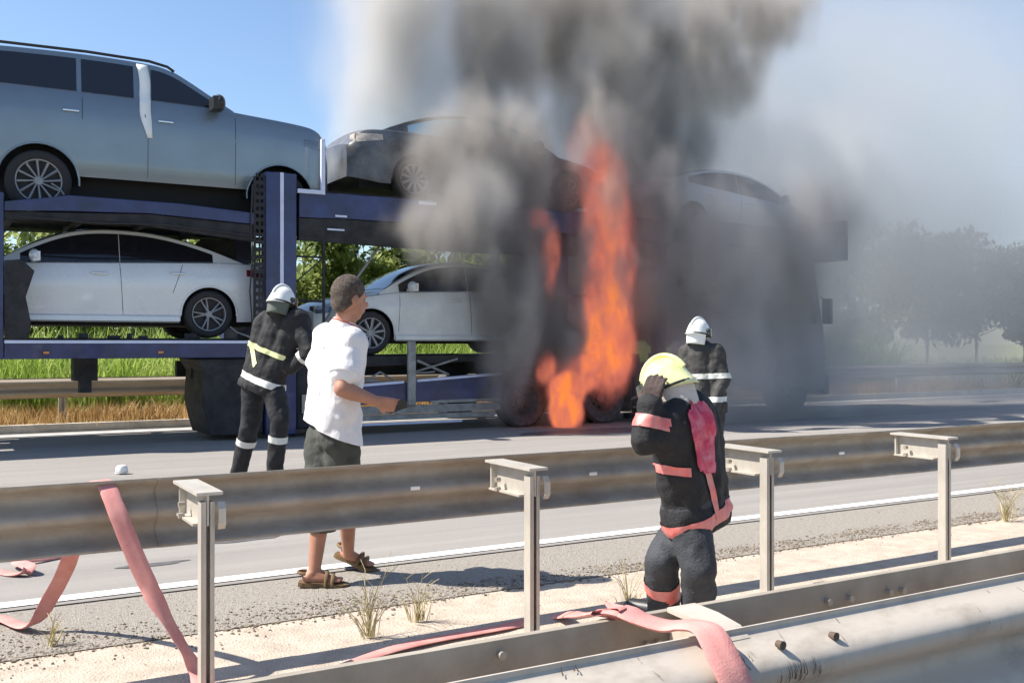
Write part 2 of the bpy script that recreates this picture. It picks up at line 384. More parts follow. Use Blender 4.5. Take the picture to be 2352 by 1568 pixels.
rnd = random.Random(4); fk = MB(); pr = wprofile(0, .475, .787, .085, -1); pf = sorted([(q[1], q[0]) for q in pr[:len(pr)//2]])  # narrow dark strips on the near beam, densest around one spot
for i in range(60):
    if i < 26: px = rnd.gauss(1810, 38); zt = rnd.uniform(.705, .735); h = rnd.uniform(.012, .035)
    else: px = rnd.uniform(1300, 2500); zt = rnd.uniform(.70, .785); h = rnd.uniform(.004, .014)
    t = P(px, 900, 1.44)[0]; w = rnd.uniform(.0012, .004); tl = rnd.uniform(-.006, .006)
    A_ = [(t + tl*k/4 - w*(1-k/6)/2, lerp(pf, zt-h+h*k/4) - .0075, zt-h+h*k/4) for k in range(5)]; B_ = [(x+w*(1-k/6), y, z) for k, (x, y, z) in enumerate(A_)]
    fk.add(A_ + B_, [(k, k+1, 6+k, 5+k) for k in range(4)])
tag(fk.build('dark_streak', M_fleck, G2, 0, weld=False), kind='stuff')
G3 = thing('guardrail', 'far guardrail beyond the road in front of dry grass and trees', 'guardrail', W(0, 17.4), group='steel guardrails')
M_galv_far = mat('weathered_far_steel', (.42,.36,.28), .6, metal=.1, col2=(.28,.23,.17), scale=2, stretch=(.4,1,2))
rail_run(G3, -.06, .50, .82, .08, -1, -6, 60, seg=8, m=M_galv_far)
for i in range(-3, 16):
    link('post', post_me, G3, (1.9 + 2.0*i*2, .05, .02), scl=(2.2,1,1.05))

# ------------------------------------------------------------------ flat fire hoses
def ribbon(name, pts, w, th, m, label, cat, group=None, sub=10):
    """pts: (point, width vector) pairs; a flat hose swept through them"""
    Q = []
    for i in range(len(pts)-1):
        p0 = pts[max(i-1,0)][0]; p1, n1 = pts[i][:2]; p2, n2 = pts[i+1][:2]; p3 = pts[min(i+2, len(pts)-1)][0]
        for k in range(sub):
            u = k/sub
            p = .5*((2*p1) + (-p0+p2)*u + (2*p0-5*p1+4*p2-p3)*u*u + (-p0+3*p1-3*p2+p3)*u**3)
            Q.append((p, n1.lerp(n2, u).normalized()))
    Q.append((pts[-1][0], pts[-1][1].normalized()))
    vs = []; fs = []; prof = [(-1,0),(-.85,.9),(-.3,1),(.3,1),(.85,.9),(1,0),(.85,-.9),(.3,-1),(-.3,-1),(-.85,-.9)]
    for i, (p, nv) in enumerate(Q):
        tan = (Q[min(i+1, len(Q)-1)][0] - Q[max(i-1,0)][0]).normalized(); up = tan.cross(nv).normalized(); nv = up.cross(tan).normalized()
        wv = 1 + .05*mnoise.noise(Vector((i*.3, 0, 0)))
        vs += [p + nv*(a*w/2*wv) + up*(b*th/2) for a, b in prof]
    m_ = len(prof)
    for i in range(len(Q)-1):
        fs += [(i*m_+k, i*m_+(k+1) % m_, (i+1)*m_+(k+1) % m_, (i+1)*m_+k) for k in range(m_)]
    mb = MB(); mb.add(vs, fs + [tuple(range(m_-1,-1,-1)), tuple((len(Q)-1)*m_+k for k in range(m_))])
    o = mb.build(name, m, None, 50); return tag(o, label, cat, group)
M_hose = mat('pink_canvas_hose', (.66,.31,.27), .8, col2=(.55,.21,.19), scale=9, bump=.12, bscale=220)
V = Vector
along = W(1, 0); across = W(0, 1)
hp = [(G(-120,1500,.02), V((0,1,0))), (G(-20,1418,.02), V((0,1,0))), (G(66,1436,.03), V((.3,1,0))), (J(118,1370,4.72), V((1,.3,0))), (J(160,1285,4.62), V((1,.2,0))), (J(185,1190,4.46), V((1,.5,.1))),
      (J(212,1118,4.30), V((1,.5,.06))), (J(240,1108,4.17), V((1,.55,.06))), (J(266,1165,4.09), V((1,.4,0))), (J(300,1250,4.06), V((1,.3,-.2))), (J(342,1345,4.04), V((1,.1,-.3))), (J(388,1428,4.02), V((.35,1,-.1))),
      (J(425,1490,4.01), V((.1,1,0))), (J(455,1545,4.0), V((.8,.6,-.2))), (G(478,1585,.02), V((1,.4,0))), (G(600,1600,.012), V((.2,1,0))), (G(900,1490,.012), V((.1,1,0))), (G(1150,1440,.012), V((.3,1,0))), (G(1290,1412,.02), V((.4,1,0)))]
# the long hose: over the rear rail, along the median, over the near guardrail
tn = lambda px, py, s: (lambda q: W(q[0], s, q[1]))(P(px, py, s))
def K(px, s, z):
    a = (px-CX)/FPX; d = s/(UX-UY*a); return Vector((a*d, d, z))
AL = Vector((.8625,.506,0))
hp += [(J(1335,1412,3.6), AL.copy()), (K(1378,1.80,.765), AL.copy()), (K(1408,1.685,.802), AL.copy()), (K(1438,1.650,.806), V((.75,.66,0))), (K(1480,1.615,.795), V((.45,.89,0))), (K(1530,1.575,.790), V((.40,.91,0))), (K(1580,1.530,.800), V((.6,.8,0))), (K(1625,1.475,.803), V((.85,.5,0))), (K(1655,1.43,.775), V((.95,.35,0))),
       (K(1695,1.39,.715), V((1,.4,0))), (K(1730,1.375,.60), V((1,.5,0))), (K(1760,1.33,.3), V((1,.5,0))), (W(1.35,1.2,.02), V((1,.5,0))), (W(1.2, 1.0, .012), V((1,.5,0))), (W(.6, .6, .012), V((.6,-1,0)))]
ribbon('fire_hose', hp, .072, .011, M_hose, 'long pink fire hose draped over the rear guardrail, then over the nearest one', 'fire hose', 'pink fire hoses')
hp2 = [(G(-260,1290,.012), V((0,1,0))), (G(-60,1300,.012), V((0,1,0))), (G(30,1318,.015), V((.6,1,0))), (G(70,1303,.05), V((1,.2,.3))), (G(40,1285,.05), V((.4,1,.3))), (G(110,1278,.03), V((0,1,.2))), (G(250,1255,.012), V((0,1,0))), (G(420,1225,.012), V((0,1,0)))]
ribbon('fire_hose', hp2, .07, .012, M_hose, 'pink fire hose looped flat on the asphalt at the left edge', 'fire hose', 'pink fire hoses')

# ------------------------------------------------------------------ cars
M_tyre = mat('tyre_rubber', (.025,.025,.027), .85, bump=.2, bscale=50)
M_rim = mat('machined_alloy', (.26,.26,.28), .4, metal=.5)
M_rimd = mat('dark_wheel_well', (.018,.018,.022), .6)
M_under = mat('underbody_black', (.015,.015,.017), .8)
M_glass = mat('tinted_car_glass', (.012,.012,.016), .06, spec=.6, coat=.4)
M_seam = mat('door_gap', (.03,.032,.035), .8)
M_trim = mat('black_trim', (.02,.02,.022), .45)
M_red = mat('tail_lamp_red', (.16,.012,.02), .15, coat=.8)
M_chrome = mat('chrome_trim', (.75,.75,.76), .2, metal=.9)
M_lamp = mat('headlamp_lens', (.16,.18,.21), .12, metal=.4, coat=1)
def wheel_meshes(r, style):
    w = .115
    t = MB().lathe([(r*.70,-w*.86),(r*.76,-w),(r*.9,-w*1.02),(r*.975,-w*.86),(r,-w*.6),(r,w*.6),(r*.975,w*.86),(r*.9,w*1.02),(r*.76,w),(r*.70,w*.86)], (0,0,0), 40)
    tyre = t.mesh('tyre', M_tyre, 40)
    rm = MB().lathe([(r*.715,-w*.80),(r*.70,-w*.90),(r*.665,-w*.88),(r*.65,-w*.6),(r*.64,w*.5)], (0,0,0), 40)
    n = {'ten': 10, 'five': 5, 'multi': 12}[style]
    for k in range(n):
        a = 2*PI*k/n + .2
        if style == 'five':
            for d in (-.11, .11):
                ca, sa = math.cos(a+d*.35), math.sin(a+d*.35); cb, sb = math.cos(a+d*1.6), math.sin(a+d*1.6)
                rm.cyl((ca*r*.12,-w*.72,sa*r*.12), (cb*r*.665,-w*.84,sb*r*.665), .017, .011, 6)
        elif style == 'multi':
            ca, sa = math.cos(a), math.sin(a); cb, sb = math.cos(a+.12), math.sin(a+.12)
            rm.cyl((ca*r*.14,-w*.70,sa*r*.14), (cb*r*.66,-w*.86,sb*r*.66), .013, .019, 6)
        else:
            ca, sa = math.cos(a), math.sin(a)
            rm.cyl((ca*r*.12,-w*.72,sa*r*.12), (ca*r*.66,-w*.86,sa*r*.66), .022, .026, 6)
    rm.lathe([(0,-w*.82),(r*.13,-w*.82),(r*.16,-w*.7),(r*.16,-w*.3)], (0,0,0), 20)
    rim = rm.mesh('rim', M_rim, 35)
    disc = MB().lathe([(0,-w*.25),(r*.66,-w*.25),(r*.66,w*.5),(0,w*.5)], (0,0,0), 32).mesh('brake_disc', M_rimd, 30)
    return tyre, rim, disc
def add_wheel(parent, ms, x, y, z, side):
    o = link('wheel', ms[0], parent, (x, y, z), (0, random.uniform(0, 1), 0 if side < 0 else PI))
    link('rim', ms[1], o); link('brake_disc', ms[2], o); return o

def car(label, cat, loc, heading, sp, paint, wheel_style, group, roofm=None, glass=None):
    """a car facing local +x; sp holds its side profile"""
    glass = glass or M_glass
    T = thing('car', label, cat, loc, ROT + (0 if heading > 0 else PI), group)
    L, WB, FO, Wd, r = sp['L'], sp['WB'], sp['FO'], sp['W']/2, sp['r']
    xf = WB/2; xr = -WB/2; x1 = xf + FO; x0 = x1 - L
    belt = sm(sp['belt'], 2); roof = sm(sp['roof'], 3)
    zb = lambda x: lerp(belt, x); zr = lambda x: lerp(roof, x)
    rx0, rx1 = sp['roof'][0][0], sp['roof'][-1][0]
    sill = sp['sill']; ar = r + sp.get('gap', .055)
    def zlo(x):
        z = sill
        e = min(x - x0, x1 - x)
        if e < .5: z = sill + (.5-e)*.16
        for xc in (xf, xr):
            d = abs(x-xc)
            if d < ar: z = max(z, r + math.sqrt(ar*ar - d*d))
        return z
    def Wx(x):
        e = min(x - x0, x1 - x); q = sp.get('round', .55)
        k = 1 - .20*max(0, 1 - e/q)**2.4
        return Wd*k*(1 - .012*abs(x)**1.5/ (L/2)**1.5)
    def ys(x, z):                                  # half-width of the body side at x and height z
        f = (z - sill) / max(.05, zb(x) - sill)
        f = max(0, min(1, f))
        g = lerp([(0,.955),(.12,.985),(.35,.992),(.60,1.0),(.74,.998),(.80,.990),(.92,.972),(1,.945)], f)
        return Wx(x)*g
    xs = [x0 + (x1-x0)*i/90 for i in range(91)]
    for xc in (xf, xr):
        for d in (-ar-.001, -ar+.001, -ar+.01, -ar+.03, ar-.03, ar-.01, ar-.001, ar+.001): xs.append(xc+d)
    xs = sorted(xs); NS = 14; vs = []
    tops = [0, .25, .5, .75, 1.0]
    for x in xs:
        lo, hi = zlo(x), zb(x); row = []
        for k in range(NS+1):
            z = lo + (hi-lo)*k/NS; row.append((x, ys(x, z), z))
        yb = ys(x, hi); cr = sp.get('crown', .05)
        for q in (.97, .90, .75, .5, .25, 0):
            row.append((x, yb*q, hi + cr*(1-q**2.2) + (.012 if q < .95 else .008)))
        vs.append(row)
    full = [ [(p[0], -p[1], p[2]) for p in row] + [(p[0], p[1], p[2]) for p in row[::-1][1:]] for row in vs ]
    m = len(full[0]); mb = MB()
    mb.add([p for row in full for p in row], [(i*m+k, (i+1)*m+k, (i+1)*m+k+1, i*m+k+1) for i in range(len(full)-1) for k in range(m-1)] + [tuple(range(m)), tuple((len(full)-1)*m+k for k in range(m-1,-1,-1))])
    body = mb.build('body', paint, T, 28)
    # arch lips
    al = MB()
    for xc in (xf, xr):
        for sd_ in (-1, 1):
            q = []
            for k in range(19):
                a = PI*(-.02 + 1.04*k/18); x = xc + ar*math.cos(a); z = r + ar*math.sin(a)
                q.append((x, sd_*(ys(x, max(z, sill)) + .002), z))
            al.tube(q, .014, 6)
    build_each(al, 'arch_trim', sp.get('lip', paint), body, 50)
    # under-body and wheel wells
    MB().bx(x0+.25, x1-.25, -Wd+.30, Wd-.30, .17, sill+.38).build('underbody', M_under, T)
    for xc in (xf, xr):
        for sd_ in (-1, 1):
            wl_ = MB(); prof = [(xc + (ar+.02)*math.cos(a), r + (ar+.02)*math.sin(a)) for a in [PI*k/14 for k in range(15)]]
            n = len(prof)
            wl_.add([(x, sd_*(Wd-.05), z) for x, z in prof] + [(x, sd_*(Wd-.34), z) for x, z in prof], [(k, k+1, n+k+1, n+k) for k in range(n-1)] + [tuple(range(n, 2*n))])
            wl_.build('wheel_well', M_rimd, T)
    # greenhouse
    tum = sp.get('tumble', .30); inset = .955
    yg = lambda x, z: ys(x, zb(x))*inset/.945*.945 - max(0, z - zb(x))*tum
    gx = [rx0 + (rx1-rx0)*i/70 for i in range(71)]; rows = []
    for x in gx:
        a, b = zb(x) - .01, max(zb(x), zr(x)); row = []
        for k in range(9): z = a + (b-a)*k/8*.985; row.append((x, yg(x, z) , z))
        yt = yg(x, b)
        for q, dz in ((.975,.0),(.93,.012),(.8,.026),(.5,.042),(0,.050)): row.append((x, yt*q, b + dz*min(1, (b-a)/.3)))
        rows.append(row)
    full = [[(p[0], -p[1], p[2]) for p in row] + [p for p in row[::-1][1:]] for row in rows]; m = len(full[0]); mb = MB()
    mb.add([p for row in full for p in row], [(i*m+k, (i+1)*m+k, (i+1)*m+k+1, i*m+k+1) for i in range(len(full)-1) for k in range(m-1)])
    mb.build('roof', roofm or paint, T, 28)
    # side windows: one pane each side for every pair in sp['win']
    for (a, b) in sp['win']:
        for sd_ in (-1, 1):
            mb = MB(); N = 24; col = []
            for i in range(N+1):
                x = a + (b-a)*i/N; lo = zb(x)+.022; hi = zr(x) - sp.get('wtop', .075)
                if hi < lo + .004: hi = lo + .004
                col.append([(x, sd_*(yg(x, lo+(hi-lo)*k/4)+.004), lo+(hi-lo)*k/4) for k in range(5)])
            mb.add([p for c_ in col for p in c_], [(i*5+k, (i+1)*5+k, (i+1)*5+k+1, i*5+k+1) for i in range(N) for k in range(4)])
            mb.build('side_window', glass, T, 30)
    # chrome line under the windows
    a, b = sp['win'][0][0], sp['win'][-1][1]
    cl = MB()
    for sd_ in (-1, 1): cl.tube([(a+(b-a)*i/20, sd_*(yg(a+(b-a)*i/20, zb(a+(b-a)*i/20)+.012)+.006), zb(a+(b-a)*i/20)+.012) for i in range(21)], .007, 5)
    build_each(cl, 'window_trim', sp.get('wtrim', M_trim), T, 40)
    # windscreens
    for nm, (a, b) in (('windscreen', sp['ws']), ('rear_window', sp['rw'])):
        mb = MB(); N = 12; col = []
        for i in range(N+1):
            x = a + (b-a)*i/N; z = max(zb(x), zr(x)); sl = (zr(x+.01)-zr(x-.01))/.02; nv = Vector((-sl, 0, 1)).normalized()*.005
            yt = yg(x, z) - .05; hh = min(1, (z-zb(x)+.01)/.3)
            col.append([(x+nv.x, yt*q, z + dz*hh + nv.z) for q, dz in ((-1,.012),(-.8,.026),(-.5,.042),(0,.050),(.5,.042),(.8,.026),(1,.012))])
        mb.add([p for c_ in col for p in c_], [(i*7+k, (i+1)*7+k, (i+1)*7+k+1, i*7+k+1) for i in range(N) for k in range(6)])
        mb.build(nm, glass, T, 30)
    # door gaps
    for x, z0, z1, lean in sp['seams']:
        for sd_ in (-1, 1):
            MB().tube([(x + lean*(k/10-.5)*(z1-z0), sd_*(ys(x, z0+(z1-z0)*k/10) - .001), z0+(z1-z0)*k/10) for k in range(11)], .0045, 5).build('door_gap', M_seam, T, 40)
    for x, z in sp['handles']:
        for sd_ in (-1, 1):
            h = MB(); h.box((x, sd_*(ys(x, z)+.022), z), (.20,.018,.026)); h.box((x-.085, sd_*(ys(x, z)+.008), z), (.02,.03,.02)); h.box((x+.085, sd_*(ys(x, z)+.008), z), (.02,.03,.02))
            h.build('door_handle', sp.get('hm', paint), T, 30, bevel=.006)
    mx, mz = sp['mirror']
    for sd_ in (-1, 1):
        yy = ys(mx, zb(mx))
        q_ = sp.get('ms', 1); mb = MB(); mb.ell((mx, sd_*(yy+.13*q_), mz), (.065*q_,.115*q_,.085*q_)); mb.box((mx-.02*q_, sd_*(yy+.13*q_), mz-.01), (.09*q_,.18*q_,.12*q_)); mb.cyl((mx, sd_*(yy-.04), mz-.05), (mx, sd_*(yy+.07), mz-.02), .022)
        mb.build('wing_mirror', sp.get('mm', paint), T, 40)
    # lamps wrapped on the corners
    for nm, (a, b, z0, z1), m_ in (('headlight', sp['hl'], M_lamp), ('tail_light', sp['tl'], M_red)):
        for sd_ in (-1, 1):
            mb = MB(); N = 10; col = []
            for i in range(N+1):
                x = a + (b-a)*i/N; u = i/N if nm == 'headlight' else 1-i/N
                lo = z0 + (z1-z0)*.35*(1-u); hi = z1
                col.append([(x, sd_*(ys(x, lo+(hi-lo)*k/4)+.005), lo+(hi-lo)*k/4) for k in range(5)])
            e = b if nm == 'headlight' else a; sg = 1 if nm == 'headlight' else -1
            mb.add([p for c_ in col for p in c_], [(i*5+k, (i+1)*5+k, (i+1)*5+k+1, i*5+k+1) for i in range(N) for k in range(4)])
            y_ = ys(e, (z0+z1)/2); mb.box((e+sg*.004, sd_*(y_-.11), (z0+z1)/2), (.02,.20,z1-z0))
            mb.build(nm, m_, T, 30)
    # grille and side skirts
    g = MB(); g.box((x1+.004, 0, sp['grille'][0]), (.02, sp['grille'][1], sp['grille'][2])); g.build('grille', M_trim, T, bevel=.01)
    if sp.get('skirt'):
        for sd_ in (-1, 1):
            MB().sweep_x([(sd_*(Wd*.955+.004), sill-.02), (sd_*(Wd*.985+.016), sill+.0), (sd_*(Wd*.985+.014), sill+.06), (sd_*(Wd*.98), sill+.085)], xr+ar+.02, xf-ar-.02, 1).build('side_skirt', paint, T, 30)
    ms = wheel_meshes(r, wheel_style)
    for x in (xf, xr):
        for sd_ in (-1, 1): add_wheel(T, ms, x, sd_*(Wd-.125), r, sd_)
    T['_w'] = 0; del T['_w']
    return T, dict(ys=ys, yg=yg, zb=zb, zr=zr, x0=x0, x1=x1)

sedan = dict(L=4.82, WB=2.90, FO=.86, W=1.84, r=.335, sill=.23, crown=.06, tumble=.34, skirt=True, round=.7,
    belt=[(-2.42,.80),(-2.37,.98),(-2.20,1.05),(-1.6,1.06),(-.8,1.03),(.4,.985),(1.0,.965),(1.7,.86),(2.15,.74),(2.31,.62)],
    roof=[(-1.98,1.06),(-1.35,1.31),(-.75,1.455),(-.15,1.485),(.35,1.43),(.85,1.22),(1.28,.955)],
    win=[(-1.52,-.275),(-.265,.95)], wtop=.055, ws=(.42,1.16), rw=(-1.80,-1.02),
    seams=[(-.28,.30,1.0,.06),(.98,.36,.93,-.05),(-1.02,.62,1.02,-.35)], handles=[(.0,.86),(-1.02,.89)],
    mirror=(.80,1.06), hl=(1.80,2.28,.62,.74), tl=(-2.38,-1.98,.84,.98), grille=(.42,1.2,.26))
suv = dict(L=5.20, WB=3.20, FO=.78, W=2.00, r=.40, sill=.50, crown=.07, tumble=.16, gap=.09, round=.42,
    belt=[(-2.78,1.30),(-2.72,1.56),(-2.4,1.62),(0,1.61),(.7,1.60),(1.0,1.575),(1.9,1.51),(2.20,1.45),(2.33,1.32),(2.38,1.08)],
    roof=[(-2.74,1.62),(-2.62,2.02),(-2.45,2.12),(-1.2,2.17),(-.25,2.155),(.06,2.11),(.44,1.90),(.98,1.58)],
    win=[(-2.45,-1.14),(-1.08,-.42),(-.19,.80)], wtop=.075, ws=(.10,.90), rw=(-2.70,-2.5),
    seams=[(-.25,.55,1.52,0),(.94,.55,1.50,0),(-1.08,1.25,1.54,0)], handles=[(-.02,1.33),(-1.22,1.35)],
    mirror=(.66,1.64), hl=(1.95,2.33,1.14,1.30), tl=(-2.76,-2.5,1.15,1.5), grille=(.88,1.3,.42), hm=M_chrome, mm=M_trim, ms=1.45, wtrim=M_chrome)
hatch = dict(L=4.3, WB=2.6, FO=.95, W=1.84, r=.34, sill=.32, crown=.07, tumble=.28, round=.6,
    belt=[(-2.05,.80),(-2.0,1.0),(-1.2,1.04),(.4,.98),(1.0,.93),(1.7,.84),(2.1,.72),(2.25,.58)],
    roof=[(-2.0,1.02),(-1.6,1.28),(-1.0,1.47),(-.3,1.54),(.3,1.50),(.75,1.27),(1.3,.93)],
    win=[(-1.5,-.35),(-.28,.90)], wtop=.07, ws=(.36,1.18), rw=(-1.92,-1.4),
    seams=[(-.30,.36,1.0,0),(.98,.4,.92,0)], handles=[(0,.84),(-1.0,.86)], mirror=(.8,1.05), hl=(1.7,2.2,.58,.70), tl=(-2.02,-1.7,.75,.95), grille=(.45,1.2,.22), lip=M_trim)
CG = 'cars carried on the transporter'
M_silver = mat('silver_blue_paint', (.19,.235,.28), .32, metal=.5, coat=1, var=.06, scale=1.5)
M_white = mat('white_car_paint', (.66,.68,.70), .25, metal=.05, coat=1, var=.04, scale=2)
M_white2 = mat('white_car_paint_dusty', (.66,.67,.66), .4, coat=.6, var=.10, scale=3)
M_scorch = mat('scorched_grey_paint', (.13,.14,.16), .5, coat=.3, col2=(.035,.033,.032), scale=2.2)
M_grey = mat('smoke_dulled_paint', (.20,.21,.23), .5, coat=.3, var=.2)
M_silver2 = mat('pale_silver_paint', (.5,.52,.55), .35, metal=.3, coat=.8, var=.08)
CS = 15.27
suvT, si = car('silver grey SUV with roof rails and white film strip, on the upper deck', 'SUV', W(2.875, CS+.0, 3.07), 1, suv, M_silver, 'multi', CG)
# roof rails, film strip
for sd_ in (-1, 1):
    MB().tube([(-2.35, sd_*.76, 2.14), (-2.2, sd_*.76, 2.19), (-1, sd_*.76, 2.215), (-.2, sd_*.76, 2.20), (.05, sd_*.76, 2.155), (.14, sd_*.76, 2.10)], .020, 8).build('roof_rail', M_trim, suvT, 40)
fs_ = MB(); q = []
for k in range(15):
    u = k/14; z = 2.12 - 1.03*u; x = -.31 + .06*u + .02*math.sin(u*7)
    y = -(si['yg'](x, z)+.012 if z > si['zb'](x) else si['ys'](x, z)+.010) - .008*math.sin(u*9)**2
    w = .075 if u < .75 else .075*(1-.45*(u-.75)/.25)
    q += [(x-w*.9 + (.05*(u-.7) if u > .7 else 0), y, z), (x, y-.012*math.sin(u*5+1), z), (x+w, y, z)]
fs_.add(q, [(k*3+j, k*3+j+1, (k+1)*3+j+1, (k+1)*3+j) for k in range(14) for j in (0, 1)])
fo = fs_.build('film_strip', mat('white_film', (.82,.84,.84), .5, var=.05), suvT, 60)
sm_ = fo.modifiers.new('thick', 'SOLIDIFY'); sm_.thickness = .004
# seat seen through the front window
MB().box((.12, -.55, 1.5), (.14,.44,.34)).build('head_rest', mat('pale_seat_cover', (.55,.56,.56), .8), suvT, bevel=.05)

sedB, sb_ = car('white sedan with five-spoke wheels on the lower deck below the silver SUV', 'sedan', W(2.02, CS, 1.44), -1, sedan, M_white, 'five', CG)
sedD, sd2 = car('white sedan with ten-spoke wheels, its rear half lost in black smoke', 'sedan', W(5.92+1.45, CS, 1.19), -1, dict(sedan, wtrim=M_chrome), M_white2, 'ten', CG)
M_blueglass = mat('sky_painted_glass', (.16,.42,.56), .15, spec=.8, coat=1)  # the sky behind the car is painted into the pane colour
hatC, _ = car('scorched dark sedan on the upper deck with the blue of the sky painted into its windows', 'sedan', W(8.10, CS, 3.62), 1, dict(sedan, skirt=False), M_scorch, 'ten', CG, glass=M_blueglass)
for ch in hatC.children:
    if ch.name.startswith('tail_light'): ch.data.materials[0] = mat('heat_bleached_plastic', (.50,.44,.38), .8, var=.4, scale=20)
sedE, _ = car('pale sedan dimly seen through grey smoke at the right end of the upper deck', 'sedan', W(13.75, CS, 3.20), 1, sedan, M_silver2, 'five', CG)
sedE.rotation_euler = (0, R(4.0), ROT)
hatF, _ = car('dark car almost hidden in smoke at the right of the lower deck', 'car', W(11.6, CS, 1.25), -1, hatch, M_grey, 'ten', CG)

# ------------------------------------------------------------------ the car carrier: trailer on the left, truck on the right
M_blue = mat('trailer_blue_paint', (.024,.036,.145), .45, coat=.4, col2=(.012,.017,.06), scale=2.5, bump=.05)
M_bluel = mat('edge_white_paint', (.62,.66,.82), .5, var=.08)
M_steel = mat('sooty_steel', (.035,.034,.036), .7, metal=.3, var=.4, scale=5, bump=.2)
M_greysteel = mat('grey_steel', (.30,.30,.29), .55, metal=.4, var=.3, scale=6, bump=.1)
TR = thing('car_transporter_trailer', 'blue two-deck car carrier trailer loaded with cars, burning at its axles', 'trailer', W(0, 14.0))
JOIN = ('perforated_guide', 'hitch_bar')
S0, S1 = 0.0, 2.55          # local y of the trailer's sides
def tr(name, m, fn, bevel=.0, parent=TR):
    mb = MB(); fn(mb)
    return mb.build(name, m, parent, 30, bevel) if name in JOIN else build_each(mb, name, m, parent, 30, bevel)
# corner columns
for y0 in (S0, S1-.24):
    near = y0 == S0
    o = tr('column', M_blue, lambda b: b.bx(4.17, 4.62, y0, y0+.24, .06, 3.80), .012)
    if near:
        tr('edge_strip', M_bluel, lambda b: b.bx(4.375, 4.425, y0-.012, y0-.001, 1.0, 3.80), parent=o)
        # perforated guide beside the column: a plate with two rows of through holes
        def perf(b):
            b.bx(4.00, 4.035, .02, .035, 1.3, 3.72); b.bx(4.075, 4.10, .02, .035, 1.3, 3.72); b.bx(4.14, 4.168, .02, .035, 1.3, 3.72)
            for k in range(24): b.bx(4.0352, 4.0748, .02, .035, 1.3+.105*k, 1.355+.105*k); b.bx(4.1002, 4.1398, .02, .035, 1.3+.105*k, 1.355+.105*k)
        tr('perforated_guide', M_steel, perf, parent=o)
    o = tr('column', M_blue, lambda b: b.bx(.42, .855, y0, y0+.24, 1.165, 3.25), .012)
# upper deck, left half (carries the SUV)
tr('upper_deck_beam', M_blue, lambda b: b.prism([(.86,3.02),(1.5,3.06),(2.6,3.10),(4.0,3.04),(4.0,3.20),(3.0,3.26),(1.6,3.27),(1.35,3.22),(.86,3.14)], S0, S0+.14), .008)
tr('upper_deck_beam', M_blue, lambda b: b.prism([(.86,3.02),(4.0,3.04),(4.0,3.25),(.86,3.25)], S1-.14, S1), .008)
tr('deck_underframe', M_steel, lambda b: (b.prism([(.86,2.92),(2.2,2.97),(3.99,2.80),(3.99,3.03),(2.6,3.09),(.86,3.01)], .03, .12), b.bx(-2.5, 4.1, .62, 1.0, 2.98, 3.05), b.bx(-2.5, 4.1, 1.55, 1.93, 2.98, 3.05), [b.bx(t_, t_+.08, .14, 2.41, 2.93, 3.03) for t_ in (-2,-1,0,.9,1.7,2.5,3.3,4.0)]))
tr('wheel_track', M_steel, lambda b: (b.bx(-2.5, 5.1, .16, .64, 3.035, 3.068), b.bx(-2.5, 5.1, 1.92, 2.40, 3.035, 3.068)))
tr('deck_underframe', M_steel, lambda b: b.prism([(3.30,2.30),(3.99,2.05),(3.99,2.86),(3.5,2.90),(3.2,2.62)], .9, .95))
# upper deck, right half
tr('upper_deck_beam', M_blue, lambda b: b.prism([(4.66,3.18),(5.4,3.20),(10.6,3.22),(10.6,3.58),(4.66,3.56)], S0, S0+.16), .01)
tr('upper_deck_beam', M_blue, lambda b: b.prism([(4.66,3.18),(10.6,3.22),(10.6,3.58),(4.66,3.56)], S1-.16, S1), .01)
tr('deck_underframe', M_steel, lambda b: b.prism([(4.66,2.86),(7.4,2.80),(10.6,2.86),(10.6,3.21),(5.4,3.19),(4.66,3.17)], .02, .12))
tr('wheel_track', M_steel, lambda b: (b.bx(4.7, 10.6, .17, .66, 3.585, 3.615), b.bx(4.7, 10.6, 1.9, 2.39, 3.585, 3.615), [b.bx(t_, t_+.1, .66, 1.9, 3.5, 3.584) for t_ in (4.8,5.8,6.8,7.8,8.8,9.8)]))
tr('side_strip', M_bluel, lambda b: (b.bx(5.08, 5.34, -.012, -.002, 3.02, 3.045), b.bx(5.2, 5.38, -.012, -.002, 3.22, 3.25), b.bx(6.55, 6.85, -.012, -.002, 3.50, 3.55)))
# hand rails and rods right of the column
tr('hand_rail', M_bluel, lambda b: (b.bx(4.98, 5.04, -.03, .03, 3.59, 4.34), b.bx(4.63, 5.04, -.03, .03, 3.53, 3.59)), .006)
tr('guide_rod', M_steel, lambda b: (b.cyl((5.04,.04,1.3), (5.04,.04,3.19), .022), b.cyl((4.62,.04,2.62), (5.04,.04,2.62), .015), b.cyl((4.62,.04,1.98), (5.04,.04,1.98), .018), b.cyl((4.62,.04,2.25), (5.04,.04,2.62), .01)))
# lower deck, left
tr('lower_deck_beam', M_blue, lambda b: b.bx(.86, 4.168, S0, S0+.14, 1.165, 1.362), .008)
tr('edge_strip', M_bluel, lambda b: b.bx(.86, 4.15, -.014, .14, 1.363, 1.402))
tr('lower_deck_beam', M_blue, lambda b: b.bx(-2.5, 4.168, S1-.14, S1, 1.165, 1.39), .008)
tr('wheel_track', M_steel, lambda b: (b.bx(-2.5, 4.6, .20, .70, 1.405, 1.435), b.bx(-2.5, 4.6, 1.86, 2.36, 1.405, 1.435), [b.bx(t_, t_+.08, .15, 2.40, 1.30, 1.404) for t_ in (-2,-1,.2,1.1,2.0,2.9,3.8)]))
tr('lashing_bracket', M_steel, lambda b: [b.bx(t_, t_+.06+.05*(i % 3), .2, .26, 1.41, 1.47+.03*(i % 2)) for i, t_ in enumerate((1.5,1.75,2.1,2.35,2.5,3.1,3.25,3.85))])
